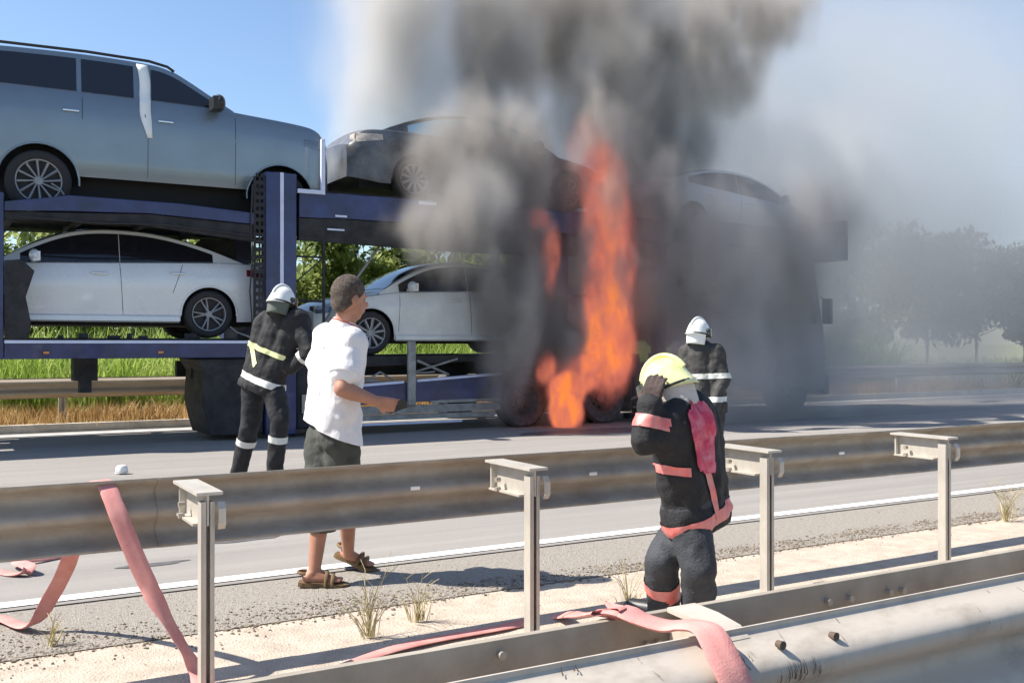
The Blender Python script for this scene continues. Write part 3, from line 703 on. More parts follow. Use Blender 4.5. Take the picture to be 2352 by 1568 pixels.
# boxes and arch below the lower deck, and the dark cylinder housing at the frame's left
tr('storage_box', M_steel, lambda b: b.prism([(3.30,.55),(3.33,.98),(3.22,1.15),(4.16,1.15),(4.16,.08),(3.42,.08),(3.36,.3)], .06, 1.2), .02)
tr('storage_box', M_steel, lambda b: b.bx(4.64, 5.45, .1, .9, .12, 1.1), .03)
tr('support_leg', M_steel, lambda b: (b.bx(1.72, 2.02, .5, .8, .86, 1.164), b.bx(1.80, 1.95, .55, .74, .70, .86)))
tr('ramp_panel', M_steel, lambda b: b.prism([(.86,1.41),(1.13,1.41),(1.16,1.62),(1.10,1.95),(1.2,2.28),(1.05,2.42),(.86,2.40)], -.02, .05), .01)
# chassis rails and cross members, the wheel wells of the right part
tr('chassis_rail', M_steel, lambda b: (b.bx(3.3, 11.0, .75, .87, .86, 1.10), b.bx(3.3, 11.0, 1.68, 1.80, .86, 1.10)))
tr('lower_deck_beam', M_blue, lambda b: b.prism([(5.3,.44),(8.05,.50),(8.05,.86),(5.3,.70)], S0, S0+.12), .008)
tr('edge_strip', M_bluel, lambda b: (b.prism([(5.3,.701),(6.30,.758),(6.30,.795),(5.3,.738)], -.012, .12), b.prism([(6.52,.772),(8.0,.858),(8.0,.895),(6.52,.809)], -.012, .12)))
tr('side_guard', M_greysteel, lambda b: (b.bx(5.6, 8.0, .0, .05, .30, .42), b.bx(6.75, 8.0, .0, .05, .44, .49), b.bx(5.3, 7.9, .02, .06, .20, .28), b.bx(6.2, 6.26, .03, .08, .2, .7), b.bx(7.0, 7.06, .03, .08, .2, .7)))
tr('edge_strip', M_bluel, lambda b: b.bx(5.2, 7.3, -.01, .03, .135, .165))
tr('upright_post', M_greysteel, lambda b: b.bx(6.35, 6.48, -.06, .0, .42, 1.40), .01)
tr('loading_ramp', M_steel, lambda b: (b.prism([(4.9,.98),(8.2,1.10),(8.2,1.185),(4.9,1.165)], .18, .70), b.prism([(4.9,.98),(8.2,1.10),(8.2,1.185),(4.9,1.165)], 1.86, 2.38)))
tr('scissor_link', M_greysteel, lambda b: (b.cyl((6.6,.16,1.10), (7.15,.16,.87), .022), b.cyl((6.55,.16,.92), (7.3,.16,1.12), .018), b.cyl((5.75,.16,.80), (5.98,.16,.93), .014), b.cyl((5.98,.16,.93), (6.2,.16,.80), .014), b.cyl((5.62,.16,.80), (5.95,.16,.80), .02), b.cyl((6.5,.16,.90),(6.9,.16,.92),.012)))
tr('lower_deck_panel', M_steel, lambda b: (b.bx(4.7, 10.9, .3, 2.3, 1.19, 1.215) if False else b.bx(8.2, 10.9, .14, 2.4, 1.12, 1.18)))
tr('mudguard', M_steel, lambda b: b.prism([(7.72,.55),(7.80,.86),(8.0,1.0),(10.4,1.0),(10.55,.86),(10.62,.55),(10.57,.55),(10.48,.82),(10.36,.94),(8.04,.94),(7.88,.82),(7.80,.55)], .0, .5), .01)
truck_ms = None
def truck_wheel(parent, x, y, z, r, side):
    t = MB().lathe([(r*.56,-.12),(r*.62,-.15),(r*.9,-.155),(r*.98,-.12),(r,-.08),(r,.10),(r*.95,.14),(r*.56,.14)], (0,0,0), 40).mesh('tyre', mat('heat_greyed_tyre', (.09,.085,.085), .9, var=.4, scale=9), 40)
    rim = MB().lathe([(0,-.03),(r*.16,-.03),(r*.20,.03),(r*.30,.05),(r*.45,-.02),(r*.52,-.10),(r*.57,-.12)], (0,0,0), 36)
    for k in range(8):
        a = 2*PI*k/8; rim.cyl((r*.33*math.cos(a), .04, r*.33*math.sin(a)), (r*.33*math.cos(a), -.03, r*.33*math.sin(a)), .016, n=6)
    rm = rim.mesh('rim', mat('sooty_rim', (.10,.095,.09), .6, metal=.3, var=.4), 35)
    o = link('wheel', t, parent, (x, y, z), (0, 0, 0 if side < 0 else PI)); link('rim', rm, o); return o
for t_ in (8.42, 10.02):
    truck_wheel(TR, t_, .10, .43, .44, -1); truck_wheel(TR, t_, 2.45, .43, .44, 1)
    MB().cyl((t_,.2,.43), (t_,2.35,.43), .07).build('axle', M_steel, TR)
tr('support_leg', M_steel, lambda b: (b.bx(10.75, 10.85, .05, .15, .15, 1.12), b.bx(10.6, 10.98, .02, .2, .06, .15)))
tr('hitch_bar', M_greysteel, lambda b: (b.tube([(10.62,.0,.40),(10.8,-.02,.46),(10.98,.0,.40),(11.02,0,.28),(10.85,-.02,.22),(10.66,0,.26)], .018)))
for t_ in (9.2, 10.55):
    tr('column', M_blue, lambda b: b.bx(t_, t_+.12, S1-.2, S1-.05, 1.1, 3.2))
tr('column', M_blue, lambda b: b.bx(9.12, 9.32, .02, .2, 1.0, 3.2))
tr('column', M_blue, lambda b: b.bx(10.45, 10.62, .02, .2, 1.0, 3.2))

TK = thing('transporter_truck', 'dark truck with cab and upper rack, a faint block inside the grey smoke', 'truck', W(0, 14.0))
def tk(name, m, fn, bevel=.0, parent=TK): return tr(name, m, fn, bevel, parent)
tk('chassis', M_steel, lambda b: (b.bx(11.2, 15.6, .7, .84, .75, 1.0), b.bx(11.2, 15.6, 1.7, 1.84, .75, 1.0)))
cab = tk('cab', mat('truck_cab_paint', (.16,.17,.20), .4, coat=.5, var=.1), lambda b: b.prism([(13.5,.55),(15.45,.42),(15.52,1.0),(15.45,1.7),(15.18,2.95),(14.9,3.02),(13.5,3.02)], .04, 2.5), .06)
tk('windscreen', M_glass, lambda b: b.prism([(15.482,1.75),(15.495,1.76),(15.25,2.80),(15.235,2.79)], .2, 2.34), 0, cab)
tk('side_window', M_glass, lambda b: b.prism([(14.35,1.75),(15.2,1.75),(15.05,2.55),(14.4,2.6)], .030, .044), 0, cab)
tk('door_handle', M_bluel, lambda b: b.bx(14.1, 14.28, .01, .04, 1.5, 1.54), 0, cab)
tk('wing_mirror', M_trim, lambda b: (b.bx(15.3, 15.4, -.22, -.02, 1.75, 2.25), b.cyl((15.3,.03,2.3), (15.35,-.12,2.2), .015)), .02, cab)
tk('bumper', M_steel, lambda b: b.bx(15.45, 15.62, .06, 2.48, .35, .75), .04)
tk('upper_rack', M_blue, lambda b: (b.prism([(10.75,3.16),(13.0,3.2),(16.05,3.04),(16.05,3.55),(13.0,3.62),(10.75,3.58)], 0, .14), b.prism([(10.75,3.16),(16.05,3.04),(16.05,3.4),(10.75,3.5)], 2.41, 2.55), b.bx(16.0, 16.08, 0, 2.55, 3.04, 3.85)), .01)
tk('wheel_track', M_steel, lambda b: (b.prism([(11,3.20),(16,3.05),(16,3.09),(11,3.24)], .18, .68), b.prism([(11,3.20),(16,3.05),(16,3.09),(11,3.24)], 1.88, 2.38)))
tk('column', M_blue, lambda b: (b.bx(11.2, 11.4, 0, .18, 1.0, 3.2), b.bx(13.2, 13.4, 0, .18, 1.0, 3.2)))
tk('lower_deck_beam', M_blue, lambda b: b.bx(11.1, 13.45, 0, .14, .85, 1.20), .01)
for t_ in (12.2, 14.45):
    truck_wheel(TK, t_, .12, .47, .49, -1); truck_wheel(TK, t_, 2.43, .47, .49, 1)
# hydraulics, hoses and lamps of the trailer
tr('hydraulic_cylinder', M_greysteel, lambda b: (b.cyl((4.80,.25,1.2), (5.6,.25,2.3), .04), b.cyl((5.6,.25,2.3), (6.0,.25,2.84), .022)))
tr('hydraulic_hose', M_trim, lambda b: (b.tube([(3.98,-.01,3.6),(3.95,-.02,3.1),(3.98,-.02,2.6),(3.94,-.01,2.1),(3.98,-.02,1.5)], .012), b.tube([(1.0,-.01,2.96),(1.9,-.02,2.93),(2.8,-.02,2.96),(3.9,-.01,2.88)], .012)))
tr('marker_lamp', mat('amber_lamp', (.65,.22,.03), .3, coat=1), lambda b: [b.bx(t_, t_+.07, -.03, -.015, 1.23, 1.26) for t_ in (1.3, 2.7)], .004)
tr('warning_plate', mat('faded_plate', (.40,.36,.30), .6), lambda b: b.bx(4.72, 4.90, .06, .085, .35, .62))
tr('lashing_chain', M_greysteel, lambda b: (b.tube([(1.55,.05,3.28),(1.50,.10,3.36),(1.42,.2,3.43)], .010), b.tube([(4.0,.05,1.44),(3.80,.14,1.52),(3.72,.2,1.60)], .010)))
# ------------------------------------------------------------------ people
cl_tex = bpy.data.textures.new('cloth_folds', 'CLOUDS'); cl_tex.noise_scale = .11; cl_tex.noise_depth = 2
def blobs(name, prims, m, parent, voxel=.012, smooth=4, disp=0.0, cuts=(), keep_mod=False):
    """one continuous surface grown round tapered limbs ('c', a, b, ra, rb) and ellipsoids ('e', centre, radii, rot)"""
    mb = MB(); off = parent.location
    for p in prims:
        if p[0] == 'c':
            a, b, ra, rb = p[1]-off, p[2]-off, p[3], p[4]
            mb.cyl(a, b, ra, rb, 16); mb.ell(a, (ra,)*3, None, 16, 10); mb.ell(b, (rb,)*3, None, 16, 10)
        else: mb.ell(p[1]-off, p[2], p[3] if len(p) > 3 else None, 20, 12)
    o = bpy.data.objects.new(name, mb.mesh(name, m, 0, False)); C.objects.link(o)
    r = o.modifiers.new('r', 'REMESH'); r.mode = 'VOXEL'; r.voxel_size = voxel
    s = o.modifiers.new('s', 'SMOOTH'); s.iterations = smooth; s.factor = .5
    if disp:
        d = o.modifiers.new('d', 'DISPLACE'); d.texture = cl_tex; d.strength = disp; d.mid_level = .5; d.texture_coords = 'GLOBAL'
    dg = bpy.context.evaluated_depsgraph_get(); me = bpy.data.meshes.new_from_object(o.evaluated_get(dg))
    o.modifiers.clear(); old = o.data; o.data = me; bpy.data.meshes.remove(old); me.name = name
    if cuts:
        bm = bmesh.new(); bm.from_mesh(me)
        for pt, nv in cuts:          # removes what lies on the side NV points to
            g = bmesh.ops.bisect_plane(bm, geom=bm.verts[:]+bm.edges[:]+bm.faces[:], plane_co=pt-off, plane_no=nv, clear_outer=True)
            ed = [e for e in g['geom_cut'] if isinstance(e, bmesh.types.BMEdge)]
        bm.to_mesh(me); bm.free()
    if not me.materials: me.materials.append(m)
    me.materials[0] = m
    me.shade_smooth(); o.parent = parent; return o
def band(src, name, pt, nv, half, m, rad=9, push=.005, front=None, fdir=None):
    off = src.parent.location; bm = bmesh.new(); bm.from_mesh(src.data); nv = nv.normalized(); c = pt - off
    for sg in (1, -1):
        bmesh.ops.bisect_plane(bm, geom=bm.verts[:]+bm.edges[:]+bm.faces[:], plane_co=c + nv*half*sg, plane_no=nv*sg, clear_outer=True)
    bmesh.ops.delete(bm, geom=[f for f in bm.faces if (f.calc_center_median()-c).length > rad or (fdir is not None and (f.calc_center_median()-c).dot(fdir) < 0)], context='FACES')
    bm.normal_update()
    for v in bm.verts: v.co += v.normal*push
    me = bpy.data.meshes.new(name); bm.to_mesh(me); bm.free(); me.materials.clear(); me.materials.append(m); me.shade_smooth()
    if len(me.polygons) == 0: return None
    o = bpy.data.objects.new(name, me); C.objects.link(o); o.parent = src.parent; return o
def frame(f, up=Vector((0,0,1))):
    """columns: right, forward, up of a head or hand that faces F"""
    f = f.normalized(); r = f.cross(up).normalized(); u = r.cross(f).normalized()
    return Matrix((r, f, u)).transposed()
def head_prims(c, Fm, k=1.0):
    L = lambda x, y, z: c + Fm @ Vector((x*k, y*k, z*k)); rot = Fm
    return [('e', L(0,-.012,.025), (.077*k,.098*k,.100*k), rot), ('e', L(0,.030,-.045), (.058*k,.062*k,.072*k), rot), ('e', L(0,.050,-.095), (.030*k,.028*k,.022*k), rot),
            ('e', L(.0,.103,-.020), (.013*k,.020*k,.024*k), rot), ('e', L(0,.088,-.058), (.026*k,.012*k,.012*k), rot), ('e', L(0,.086,.022), (.045*k,.012*k,.010*k), rot),
            ('e', L(.080,-.005,-.012), (.010*k,.020*k,.032*k), rot), ('e', L(-.080,-.005,-.012), (.010*k,.020*k,.032*k), rot)]
def eyes(c, Fm, parent):
    for sg in (-1, 1):
        p = c + Fm @ Vector((sg*.031, .083, .0))
        MB().ell(p - parent.location, (.012,.010,.008), Fm, 10, 8).build('eye', mat('eye_white', (.6,.57,.52), .3), parent, 60)
def hand_prims(w, d, n, k=1.0, curl=.5, side=1):
    """palm and five fingers from wrist W along D, palm facing N"""
    d = d.normalized(); n = (n - d*n.dot(d)).normalized(); x = d.cross(n)*side; P_ = []
    for i, q in enumerate((-.030,-.010,.010,.030)): P_.append(('c', w + x*q*.6*k, w + d*.085*k + x*q*k, .016*k, .013*k))
    for i, (q, ln) in enumerate(((-.032,.062),(-.011,.075),(.011,.080),(.032,.070))):
        a = w + d*.09*k + x*q*k; th = curl*.6
        b = a + (d*math.cos(th) + n*math.sin(th))*ln*.5*k; c_ = b + (d*math.cos(th*2.3) + n*math.sin(th*2.3))*ln*.5*k
        P_ += [('c', a, b, .0095*k, .0085*k), ('c', b, c_, .0085*k, .007*k)]
    a = w + d*.025*k + x*.030*k; b = a + (d*.6 + x*.6 + n*.4).normalized()*.035*k; c_ = b + (d*.9 + n*.5).normalized()*.032*k
    P_ += [('c', a, b, .013*k, .011*k), ('c', b, c_, .011*k, .008*k)]
    return P_
M_skin = mat('sun_tanned_skin', (.40,.19,.12), .55, var=.18, scale=8, bump=.05)
M_shirt = mat('white_polo_cotton', (.74,.71,.70), .85, var=.06, scale=5, bump=.9, bscale=9, sheen=.2, stretch=(1,1,.55))
M_shorts = mat('dark_olive_shorts', (.055,.058,.048), .85, var=.3, scale=7, bump=.3, bscale=120)
M_sole = mat('brown_sandal_sole', (.16,.10,.045), .8, var=.3)
M_hair = mat('short_greying_hair', (.13,.095,.07), .75, col2=(.045,.03,.022), scale=40, bump=.8, bscale=180)
M_phone = mat('phone_black', (.02,.02,.022), .2)
O = Vector
def person(label, loc, group=None): return thing('person', label, 'person', loc, 0, group)

# the man in the white polo shirt
A = person('man in white polo shirt and dark olive knee shorts, seen from behind, holding a phone', Vector((-1.02, 5.78, .01)))
lS, rS = J(757,776,5.86), J(806,790,5.62); lE, rE = J(722,878,5.98), J(786,893,5.50); lW, rW = J(790,930,6.02), J(868,922,5.56)
lH, rH = J(742,985,5.84), J(782,990,5.68); lK, rK = J(742,1130,5.70), J(797,1128,5.82); lA, rA = J(722,1312,5.62), J(800,1272,5.98)
hc = J(804,686,5.72); HF = frame(Vector((.80,.60,-.12)))
prims = head_prims(hc, HF, 1.0)
prims += [('c', J(800,715,5.73), J(784,765,5.74), .058, .066), ('c', lS, rS, .06, .06), ('c', lS, lH, .070, .062), ('c', rS, rH, .070, .062), ('e', J(782,880,5.76), (.11,.10,.20)),
          ('c', lH, lK, .060, .056), ('c', rH, rK, .060, .056), ('c', lK, lK.lerp(lA,.35), .055, .054), ('c', lK.lerp(lA,.35), lA, .054, .034), ('c', rK, rK.lerp(rA,.35), .055, .054), ('c', rK.lerp(rA,.35), rA, .054, .034),
          ('c', lS, lE, .052, .042), ('c', lE, lE.lerp(lW,.3), .042, .042), ('c', lE.lerp(lW,.3), lW, .042, .026), ('c', rS, rE, .056, .047), ('c', rE, rE.lerp(rW,.3), .046, .046), ('c', rE.lerp(rW,.3), rW, .045, .027)]
# feet with toes
def foot(an, heel, toe, prm, wide=.036):
    out = [('c', an, heel, .034, .030), ('c', an, toe.lerp(heel,.35), .032, .028), ('c', heel, toe.lerp(heel,.2), .028, .026)]
    d = (toe-heel).normalized(); x = d.cross(Vector((0,0,1))).normalized()
    for i in range(5):
        q = (-.034,-.016,.001,.017,.031)[i]; l = (.030,.033,.030,.025,.020)[i]
        out.append(('c', toe.lerp(heel,.22)+x*q*.8, toe + x*q + d*(l-.025), .013, .0085 if i else .012))
    return out
lhe, lto = J(706,1334,5.60), J(782,1338,5.62); rhe, rto = J(792,1287,6.02), J(852,1304,6.00)
lhe.z = .045; lto.z = .032; rto.z = .035; rhe.z = .10
prims += foot(lA, lhe, lto, None) + foot(rA, rhe, rto, None)
hd = (rW-rE).normalized(); prims += hand_prims(rW, (hd+Vector((0,.1,.1))), Vector((-.3,1,.2)), 1.0, .9, -1)
hl = (lW-lE).normalized(); prims += hand_prims(lW, hl, Vector((0,-.6,-1)), 1.0, .6, 1)
body = blobs('body', prims, M_skin, A, .0075, 3)
eyes(hc, HF, A)
hair = blobs('hair', [('e', hc + HF @ Vector((0,-.018,.034)), (.085,.104,.105), HF), ('e', hc + HF @ Vector((0,-.05,-.02)), (.074,.062,.075), HF)], M_hair, A, .007, 2, .006,
             [(hc + HF @ Vector((0,.045,.03)), HF @ Vector((0,1,-.9))), (hc + HF @ Vector((0,0,-.062)), HF @ Vector((0,.35,-1)))])
tors = [('c', lS, rS, .085, .085), ('c', lS, lH + O((0,0,.02)), .100, .118), ('c', rS, rH + O((-.02,0,.02)), .100, .118), ('e', J(772,900,5.74), (.140,.130,.25)), ('e', J(778,960,5.72), (.138,.14,.17)), ('c', J(792,742,5.75), J(783,775,5.75), .072, .09),
        ('c', lH, lH+O((.01,0,-.10)), .122, .125), ('c', rH, rH+O((.0,0,-.14)), .122, .128),
        ('c', lS, lS.lerp(lE,.55), .078, .085), ('c', rS, rS.lerp(rE,.50), .080, .088), ('c', rS.lerp(rE,.4), rS.lerp(rE,.62), .086, .090)]
blobs('polo_shirt', tors, M_shirt, A, .010, 5, .024,
      [(J(765,993,5.75), Vector((-.38,0,-1))), (J(790,748,5.75), Vector((.25,.1,1)))])
col = blobs('collar', [('c', J(798,733,5.75), J(786,762,5.75), .072, .092)], M_shirt, A, .008, 2, .004, [(J(798,740,5.75), Vector((.35,.15,1)))])
band(col, 'collar_piping', J(800,745,5.75), Vector((.35,.15,1)), .004, mat('red_piping', (.35,.05,.05), .8), .2, .002)
# sleeve ends are cut clean by a hem ring
for a, b, u in ((rS, rE, .66), (lS, lE, .60)):
    c = a.lerp(b, u) - A.location; d = (b-a).normalized()
    MB().tube([c - d*.012, c + d*.012], .090, 20).build('sleeve_hem', M_shirt, A, 60)
blobs('shorts', [('c', lH+O((.03,0,-.04)), rH+O((-.02,0,-.04)), .105, .105), ('c', lH+O((0,0,-.04)), J(742,1060,5.80), .100, .105), ('c', J(742,1060,5.80), J(738,1215,5.67), .102, .080), ('c', rH+O((0,0,-.04)), J(786,1060,5.74), .100, .108), ('c', J(786,1060,5.74), J(794,1185,5.84), .105, .080)],
      M_shorts, A, .010, 4, .035, [(J(760,1213,5.75), Vector((0,0,-1)))])
for hh, tt in ((lhe, lto), (rhe, rto)):
    d = (tt-hh).normalized(); c = (hh+tt)/2 - A.location; up = Vector((0,0,1)); x = d.cross(up).normalized(); u2 = x.cross(d)
    sb = MB(); prof = [(-.145,.028),(-.12,.040),(-.04,.034),(.06,.050),(.11,.046),(.145,.022),(.15,0)]; out = [(a, b) for a, b in prof] + [(a, -b) for a, b in prof[::-1][1:]]
    n = len(out); base = c - u2*.040
    sb.add([base + d*a*.95 + x*b*1.12 for a, b in out] + [base + d*a*.95 + x*b*1.12 + u2*.024 for a, b in out], [tuple(range(n)), tuple(range(2*n-1, n-1, -1))] + [(k, (k+1) % n, n+(k+1) % n, n+k) for k in range(n)])
    so = sb.build('sandal', M_sole, A, 40)
    st = MB()
    for a, hgt in ((.05,.060),(.015,.072)):
        st.tube([base + d*a + x*.052*math.cos(PI*k/8) + u2*(.012 + hgt*math.sin(PI*k/8)) for k in range(9)], .011, 6)
    st.tube([base - d*.10 + x*.0 + Vector((0,0,0)) + u2*.075 - d*.02*0 + x*.045*math.cos(PI*k/8) - d*.045*math.sin(PI*k/8) for k in range(9)], .009, 6)
    build_each(st, 'strap', M_sole, so, 60)
ph = rW + hd*.115 - A.location
MB().box(ph + O((0,.018,.012)), (.055,.010,.11), Matrix.Rotation(R(70), 3, 'Y')).build('phone', M_phone, A, bevel=.004)

# firefighters
M_turn = mat('black_turnout_cloth', (.014,.014,.016), .8, var=.35, scale=6, bump=.35, bscale=110)
M_turng = mat('grey_turnout_trousers', (.040,.045,.054), .8, var=.35, scale=5, bump=.35, bscale=110)
M_turnk = mat('smoky_khaki_turnout', (.045,.043,.040), .8, var=.3, scale=6, bump=.3)
M_ylw = mat('yellow_silver_stripe', (.72,.74,.36), .5); M_slv = mat('silver_stripe', (.62,.62,.57), .45)
M_pink = mat('red_fluorescent_stripe', (.75,.14,.12), .5, col2=(.62,.30,.27), scale=14)
M_crim = mat('crimson_back_panel', (.50,.03,.085), .6, col2=(.62,.22,.28), scale=16, lo=.3, hi=.55)
M_hw = mat('white_helmet_shell', (.80,.80,.75), .3, coat=.6); M_hy = mat('yellow_helmet_shell', (.62,.66,.16), .28, coat=.6, col2=(.74,.73,.42), scale=7)
M_flap = mat('helmet_neck_flap', (.10,.11,.09), .7); M_visor = mat('smoked_visor', (.02,.03,.02), .1, coat=1); M_glove = mat('dark_work_glove', (.06,.04,.035), .85, bump=.3)
M_fflap = mat('silver_neck_flap', (.56,.50,.44), .55, bump=.3)
def helmet(par, c, Fm, m, flap, k=1.0, back=0):
    off = par.location; L = lambda x, y, z: c - off + Fm @ Vector((x*k, y*k, z*k))
    mb = MB(); nu, nv = 28, 12; vs = []
    for i in range(nv+1):
        a = (PI*.60)*i/nv
        for j in range(nu):
            b = 2*PI*j/nu; x, y, z = math.sin(a)*math.cos(b), math.sin(a)*math.sin(b), math.cos(a)
            lo = max(0, (a-PI*.42)/(PI*.18)); fl = 1 + .16*lo*lo
            rid = 1 + .05*math.exp(-(x/.18)**2)*max(0, z)
            drop = -.03*lo*max(0, -y)
            vs.append(L(x*.128*fl, y*.152*fl*(1.0 + (.08*lo if y > 0 else .14*lo)), .02 + z*.145*rid + drop))
    mb.add(vs, [(i*nu+j, (i+1)*nu+j, (i+1)*nu+(j+1) % nu, i*nu+(j+1) % nu) for i in range(nv) for j in range(nu)])
    h = mb.build('helmet', m, par, 60); sd_ = h.modifiers.new('t', 'SOLIDIFY'); sd_.thickness = .006
    MB().tube([L(0, .158*math.sin(a)*1.0, .02 + .163*math.cos(a)) for a in [PI*(-.42 + .84*q/12) for q in range(13)]], .012, 8).build('crest', m, h, 60)
    MB().tube([L(.146*math.cos(a), .172*math.sin(a), -.028) for a in [2*PI*q/24 for q in range(25)]], .007, 6).build('rim_band', M_trim, h, 60)
    for sg in (-1, 1): MB().cyl(L(sg*.128, .02, .015), L(sg*.150, .02, .015), .026, .022, 14).build('visor_hinge', M_trim, h, 30)
    vz = MB(); vv = []
    for i in range(5):
        for j in range(13):
            a = PI*(.12 + .76*j/12); zz = .055 - .025*i
            vv.append(L(.150*math.cos(a)*(1+.02*i), .182*math.sin(a)*(1+.02*i), zz))
    vz.add(vv, [(i*13+j, i*13+j+1, (i+1)*13+j+1, (i+1)*13+j) for i in range(4) for j in range(12)])
    vz.build('visor', M_visor, h, 60)
    fp = MB(); vv = []
    for i in range(7):
        for j in range(17):
            a = PI*(1.02 + .96*j/16) ; u = i/6
            vv.append(L((.140-.015*u)*math.cos(a)*(1+.06*math.sin(j*1.7)*u), (.160-.012*u)*math.sin(a), -.02 - .15*u))
    fp.add(vv, [(i*17+j, i*17+j+1, (i+1)*17+j+1, (i+1)*17+j) for i in range(6) for j in range(16)])
    f_ = fp.build('neck_flap', flap, h, 60); q = f_.modifiers.new('t', 'SOLIDIFY'); q.thickness = .006
    return h
def firefighter(label, loc, j, f, Hm, flap, jm, tm, strip, hgt=1.0, group='firefighters on the road'):
    T = person(label, loc, group); Fm = frame(f); k = hgt
    lS, rS, lE, rE, lW, rW, lH, rH, lK, rK, lA, rA, hc = [j[q] for q in ('lS','rS','lE','rE','lW','rW','lH','rH','lK','rK','lA','rA','hc')]
    nk = (lS+rS)/2
    pr = head_prims(hc, Fm, .84) + [('c', hc + Fm @ O((0,-.02,-.06)), nk, .06, .07), ('c', lS, rS, .07, .07), ('c', nk, (lH+rH)/2, .10, .10), ('c', lH, lK, .070, .055), ('c', lK, lA, .055, .042), ('c', rH, rK, .070, .055), ('c', rK, rA, .06, .045),
         ('c', lS, lE, .055, .045), ('c', lE, lW, .045, .03), ('c', rS, rE, .055, .045), ('c', rE, rW, .045, .03)]
    fd = Fm @ O((0,1,0)); fd.z = 0; fd.normalize()
    for an in (lA, rA): pr.append(('c', an + O((0,0,-.03)), O((an.x, an.y, .05)) + fd*.14, .042, .035))
    blobs('body', pr, M_skin, T, .013, 3)
    eyes(hc, Fm, T)
    up = (nk - (lH+rH)/2).normalized()
    jk = blobs('jacket', [('c', lS, rS, .105*k, .105*k), ('c', hc + Fm @ O((0,-.02,-.09)), nk, .075*k, .10*k), ('c', lS, lH, .115*k, .118*k), ('c', rS, rH, .115*k, .118*k), ('c', nk, (lH+rH)/2, .150*k, .135*k), ('c', lH-up*.04, rH-up*.04, .135*k, .135*k),
          ('c', lS, lE, .088*k, .072*k), ('c', lE, lW, .070*k, .056*k), ('c', rS, rE, .088*k, .072*k), ('c', rE, rW, .070*k, .056*k)], jm, T, .012, 3, .040, [((lH+rH)/2 - up*.10, -up)])
    tr_ = blobs('trousers', [('c', lH, rH, .125*k, .125*k), ('c', lH, lK, .110*k, .086*k), ('c', lK, lA, .084*k, .074*k), ('c', rH, rK, .110*k, .086*k), ('c', rK, rA, .084*k, .074*k)], tm, T, .012, 3, .030, [])
    for an in (lA, rA):
        g_ = O((an.x, an.y, .055))
        blobs('boot', [('c', an, g_, .065, .058), ('c', g_ - fd*.03, g_ + fd*.17, .052, .044)], M_trim, T, .011, 2, 0, [(O((an.x, an.y, .006)), O((0,0,-1)))])
    for w_, e_, sg in ((lW, lE, 1), (rW, rE, -1)):
        d = (w_-e_).normalized(); n_ = (hc - w_); 
        blobs('glove', hand_prims(w_ - d*.01, d, n_, 1.15, .8, sg), M_glove, T, .007, 2)
    helmet(T, hc, Fm, Hm, flap, .78)
    return T, jk, tr_, up
# left: white helmet, seen from behind, beside the blue column
jB = dict(hc=J(648,692,8.60), lS=J(612,744,8.78), rS=J(684,738,8.58), lE=J(590,812,8.84), rE=J(712,806,8.48), lW=J(608,872,8.98), rW=J(668,846,8.58), lH=J(586,872,8.76), rH=J(624,876,8.66), lK=J(574,978,8.80), rK=J(644,964,8.56), lA=J(546,1098,8.92), rA=J(628,1104,8.66))
B, jk, tr_, up = firefighter('firefighter in black gear and white helmet walking by the blue column, seen from behind', Vector((-2.1, 8.75, .01)), jB, Vector((.55,.85,-.30)), M_hw, M_flap, M_turn, M_turn, M_ylw)
mid = (jB['lH']+jB['rH'])/2
band(jk, 'reflective_stripe', mid + up*.005, up, .028, M_slv, .24)
band(jk, 'reflective_stripe', mid + up*.27, up, .022, M_ylw, .24)
band(jk, 'reflective_stripe', J(588,820,8.7), Vector((1,0,.30)), .022, M_ylw, .13, .008, None, Vector((0,-1,0)))
for a, b in (('lE','lW'), ('rE','rW')):
    p = jB[a].lerp(jB[b], .35); band(jk, 'reflective_stripe', p, jB[b]-jB[a], .020, M_slv, .105)
for a, b in (('lK','lA'), ('rK','rA')):
    p = jB[a].lerp(jB[b], .30); band(tr_, 'reflective_stripe', p, jB[b]-jB[a], .028, M_slv, .14)
# right, far: white helmet against the smoke
jD = dict(hc=J(1604,762,9.95), lS=J(1583,812,10.05), rS=J(1641,814,9.92), lE=J(1566,868,10.1), rE=J(1662,868,9.85), lW=J(1570,925,10.2), rW=J(1640,935,9.75), lH=J(1592,925,10.0), rH=J(1640,925,9.94), lK=J(1592,1010,9.98), rK=J(1642,1010,9.90), lA=J(1590,1082,10.02), rA=J(1640,1082,9.95))
D_, jk, tr_, up = firefighter('firefighter with white helmet farther off in front of grey smoke at the right', Vector((1.9, 9.97, .01)), jD, Vector((.75,.62,-.15)), M_hw, M_hw, M_turnk, M_turnk, M_slv)
mid = (jD['lH']+jD['rH'])/2
band(jk, 'reflective_stripe', mid + up*.035, up, .026, M_slv, .34)
band(jk, 'reflective_stripe', mid + up*.265, up, .026, M_slv, .30)
for a, b in (('lK','lA'), ('rK','rA')): band(tr_, 'reflective_stripe', jD[a].lerp(jD[b], .3), jD[b]-jD[a], .028, M_slv, .14)
